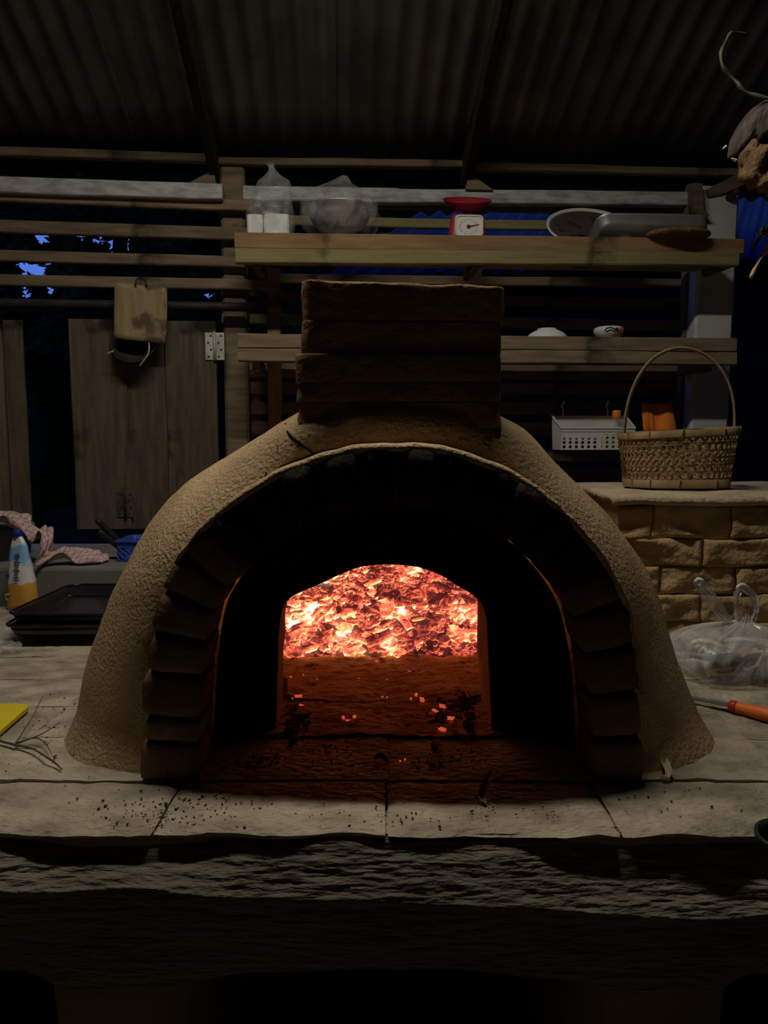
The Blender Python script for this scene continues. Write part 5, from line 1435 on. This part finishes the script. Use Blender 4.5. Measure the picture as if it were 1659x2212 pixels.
# yellow board
pts = [(-160, 1519), (52, 1519), (60, 1521), (61, 1526), (-8, 1585), (-60, 1625), (-200, 1625)]
q = [PZ(x, y, H + .014) for x, y in pts]; n = len(q)
m = MB().add(q + [Vector((p.x, p.y, H + .003)) for p in q], [tuple(range(n)), tuple(range(2 * n - 1, n - 1, -1))] + [(i, i + n, (i + 1) % n + n, (i + 1) % n) for i in range(n)])
o = m.build('cutting_board', yellow_m); md = o.modifiers.new('b', 'BEVEL'); md.width = .002; md.segments = 2
tag(o, 'bright yellow plastic board on the slabs at the left edge', 'board')
# hanging wooden board and pan on the wall
q = [PV(x, y, 3.10) for x, y in ((247, 610), (360, 622), (357, 742), (246, 730))]
m = MB(); bd_m = M('hanging_board_wood', (.22, .16, .08), (.31, .235, .125), .85, scale=7, stretch=(6, 6, 1), bump=.3, spots=(8, .52, (.09, .065, .04)))
nn_ = 12; front = []
for j in range(nn_):
    for i in range(nn_):
        u, v = i / (nn_ - 1), j / (nn_ - 1)
        p = q[0].lerp(q[1], u).lerp(q[3].lerp(q[2], u), v); front.append(p + VX * (.012 * math.sin(v * 3) * u) + ZX * (.002 * noise.noise((u * 6, v, 0))))
m.add(front, [(j * nn_ + i, (j + 1) * nn_ + i, (j + 1) * nn_ + i + 1, j * nn_ + i + 1) for j in range(nn_ - 1) for i in range(nn_ - 1)])
hbd = empty('hanging_board', PV(303, 680, 3.1), 'square stained wooden board hanging from the wall slat by the door', 'board')
o = m.build('board', bd_m, hbd, True); md = o.modifiers.new('t', 'SOLIDIFY'); md.thickness = .016
m = MB(); m.tube(catmull([PV(292, 615, 3.09), PV(296, 604, 3.10), PV(304, 600, 3.12), PV(313, 606, 3.1), PV(316, 616, 3.09)], 4), .0045, 6); m.build('hanger', iron, hbd)
pn = PV(288, 742, 3.14); hp = empty('hanging_pan', pn, 'dark round pan hanging behind the square wooden board', 'pan')
m = MB(); m.lathe([(.001, -.05), (.04, -.047), (.075, -.03), (.09, 0), (.094, .004), (.088, .002), (.07, -.025), (.035, -.04), (.001, -.043)], 36, o=pn + VX * .0 , m=FR @ rx(math.radians(62))); m.build('pan_body', iron, hp, True)
m = MB(); m.tube(catmull([PV(322, 740, 3.09), PV(321, 762, 3.08), PV(311, 778, 3.08), PV(302, 790, 3.085)], 4), .003, 6); m.build('wire_handle', steel_d, hp)
m = MB(); m.tube([PV(232, 763, 3.10), PV(246, 758, 3.10)], .003, 6); m.build('rivet', steel_d, hp)

# ================================================================ TOP RIGHT: hanging log, vine, dried stalk
LY = 1.75
lg = empty('hanging_log', P(1650, 330, LY), 'rough bark log with crumbly underside hanging at the right', 'log')
q = catmull([P(1588, 300, LY + .02), P(1625, 275, LY), P(1680, 250, LY - .05), P(1760, 230, LY - .12)], 5)
m = MB(); rows = []
for i, p in enumerate(q):
    rr_ = .048 * (1 + .25 * noise.noise((i * .4, 1, 2))) * (.6 if i == 0 else .9 if i == 1 else 1.1)
    rows.append([p + (Vector((0, 1, 0)) * math.cos(a) + Vector((.3, 0, 1)).normalized() * math.sin(a)) * rr_ * (1 + .18 * noise.noise((math.cos(a) * 2, math.sin(a) * 2, i * .3))) for a in [2 * math.pi * k_ / 22 for k_ in range(22)]])
m.loops(rows, True, True, True); m.build('bark', bark, lg, True)
q = catmull([P(1608, 320, LY - .02), P(1628, 350, LY - .03), P(1660, 375, LY - .05), P(1710, 400, LY - .08)], 5)
m = MB(); rows = []
for i, p in enumerate(q):
    rr_ = .034 * (.5 + .6 * min(1, i / 4))
    rows.append([p + (Vector((0, 1, 0)) * math.cos(a) + Vector((.5, 0, .8)).normalized() * math.sin(a)) * rr_ * (1 + .7 * noise.noise(p * 55 + Vector((math.cos(a) * 2, math.sin(a) * 2, 0)))) for a in [2 * math.pi * k_ / 26 for k_ in range(26)]])
m.loops(rows, True, True, True); m.build('crumbly_wood', rot_wood, lg, True)
for (x0, y0, x1, y1) in ((1561, 322, 1569, 316), (1580, 342, 1590, 347), (1612, 366, 1618, 370)):
    m = MB(); m.tube([P(x0, y0, LY), P(x1, y1, LY)], [.002, .004], 6); m.build('root_tip', white_pl, lg)
p = P(1700, 250, LY - .08); m = MB(); m.tube([p, Vector((p.x, p.y, roofz(p.dot(VX)) - .01))], .002, 5); m.build('hanging_wire', iron, lg)
vine_m = M('green_vine', (.02, .028, .014), (.045, .055, .03), .55, scale=12)
q = catmull([P(1612, 78, 1.8), P(1592, 72, 1.79), P(1580, 72, 1.78), P(1568, 90, 1.77), P(1558, 115, 1.76), P(1560, 140, 1.75), P(1572, 160, 1.75), P(1592, 178, 1.74), P(1605, 195, 1.73), P(1630, 206, 1.72), P(1662, 212, 1.70), P(1720, 214, 1.66)], 4)
m = MB(); m.tube(q, [.0055 * (.8 + .25 * math.sin(i * .9)) for i in range(len(q))], 8); tag(m.build('vine', vine_m, None, True), 'thin green vine curling down beside the log at top right', 'vine')
ds = empty('dried_stalk', P(1640, 540, LY), 'dried withered stalk hanging at the right edge below the log', 'plant')
m = MB(); m.tube(catmull([P(1665, 530, LY), P(1650, 550, LY), P(1634, 575, LY), P(1622, 600, LY)], 4), [.004] * 4 + [.003] * 5 + [.005] * 4, 6); m.build('stem', husk, ds, True)
r = random.Random(4)
for i in range(7):
    a = P(r.uniform(1632, 1662), r.uniform(508, 545), LY + r.uniform(-.01, .01)); b_ = a + Vector((r.uniform(-.02, .02), 0, r.uniform(-.03, .01)))
    o = leaf_strip('withered_leaf', None, None, [a, a.lerp(b_, .5) + Vector((.004, -.006, .004)), b_], r.uniform(.012, .02), husk_d if i % 2 else bark, .9); o.parent = ds; o.matrix_parent_inverse = wm(ds).inverted()
m = MB(); p = P(1668, 528, LY); m.tube([P(1668, 528, LY), P(1690, 420, LY - .03), P(1705, 400, LY - .08)], .002, 5); m.build('string', iron, ds)

# ================================================================ CUP AT THE RIGHT EDGE
cy = .95; cxp = P(1714, 1830, cy).x; zr_ = P(1660, 1806, cy).z
zc = zr_ - .06
m = MB(); cm_ = M('dark_green_plastic', (.015, .022, .016), (.025, .035, .026), .45)
m.lathe([(.036, 0), (.038, .003), (.046, .052), (.0485, .054), (.0485, .060), (.044, .060), (.041, .05), (.034, .006), (.001, .005)], 36, o=(cxp, cy, zc))
tag(m.build('cup', cm_, None, True), 'dark plastic cup at the right edge in front of the counter', 'cup')
st_ = empty('stool', (cxp + .125, cy - .07, 0), 'wooden stool holding the dark cup', 'stool')
m = MB(); m.lathe([(.145, -.03), (.15, -.025), (.15, -.005), (.145, 0), (.001, 0)], 32, o=(cxp + .125, cy - .07, zc - .001)); m.build('seat', wood_d, st_)
for a in range(4):
    aa = math.pi / 4 + a * math.pi / 2; m = MB(); m.tube([(cxp + .125 + .09 * math.cos(aa), cy - .07 + .09 * math.sin(aa), zc - .03), (cxp + .125 + .15 * math.cos(aa), cy - .07 + .15 * math.sin(aa), 0)], .014, 8); m.build('leg', wood_d, st_, True)
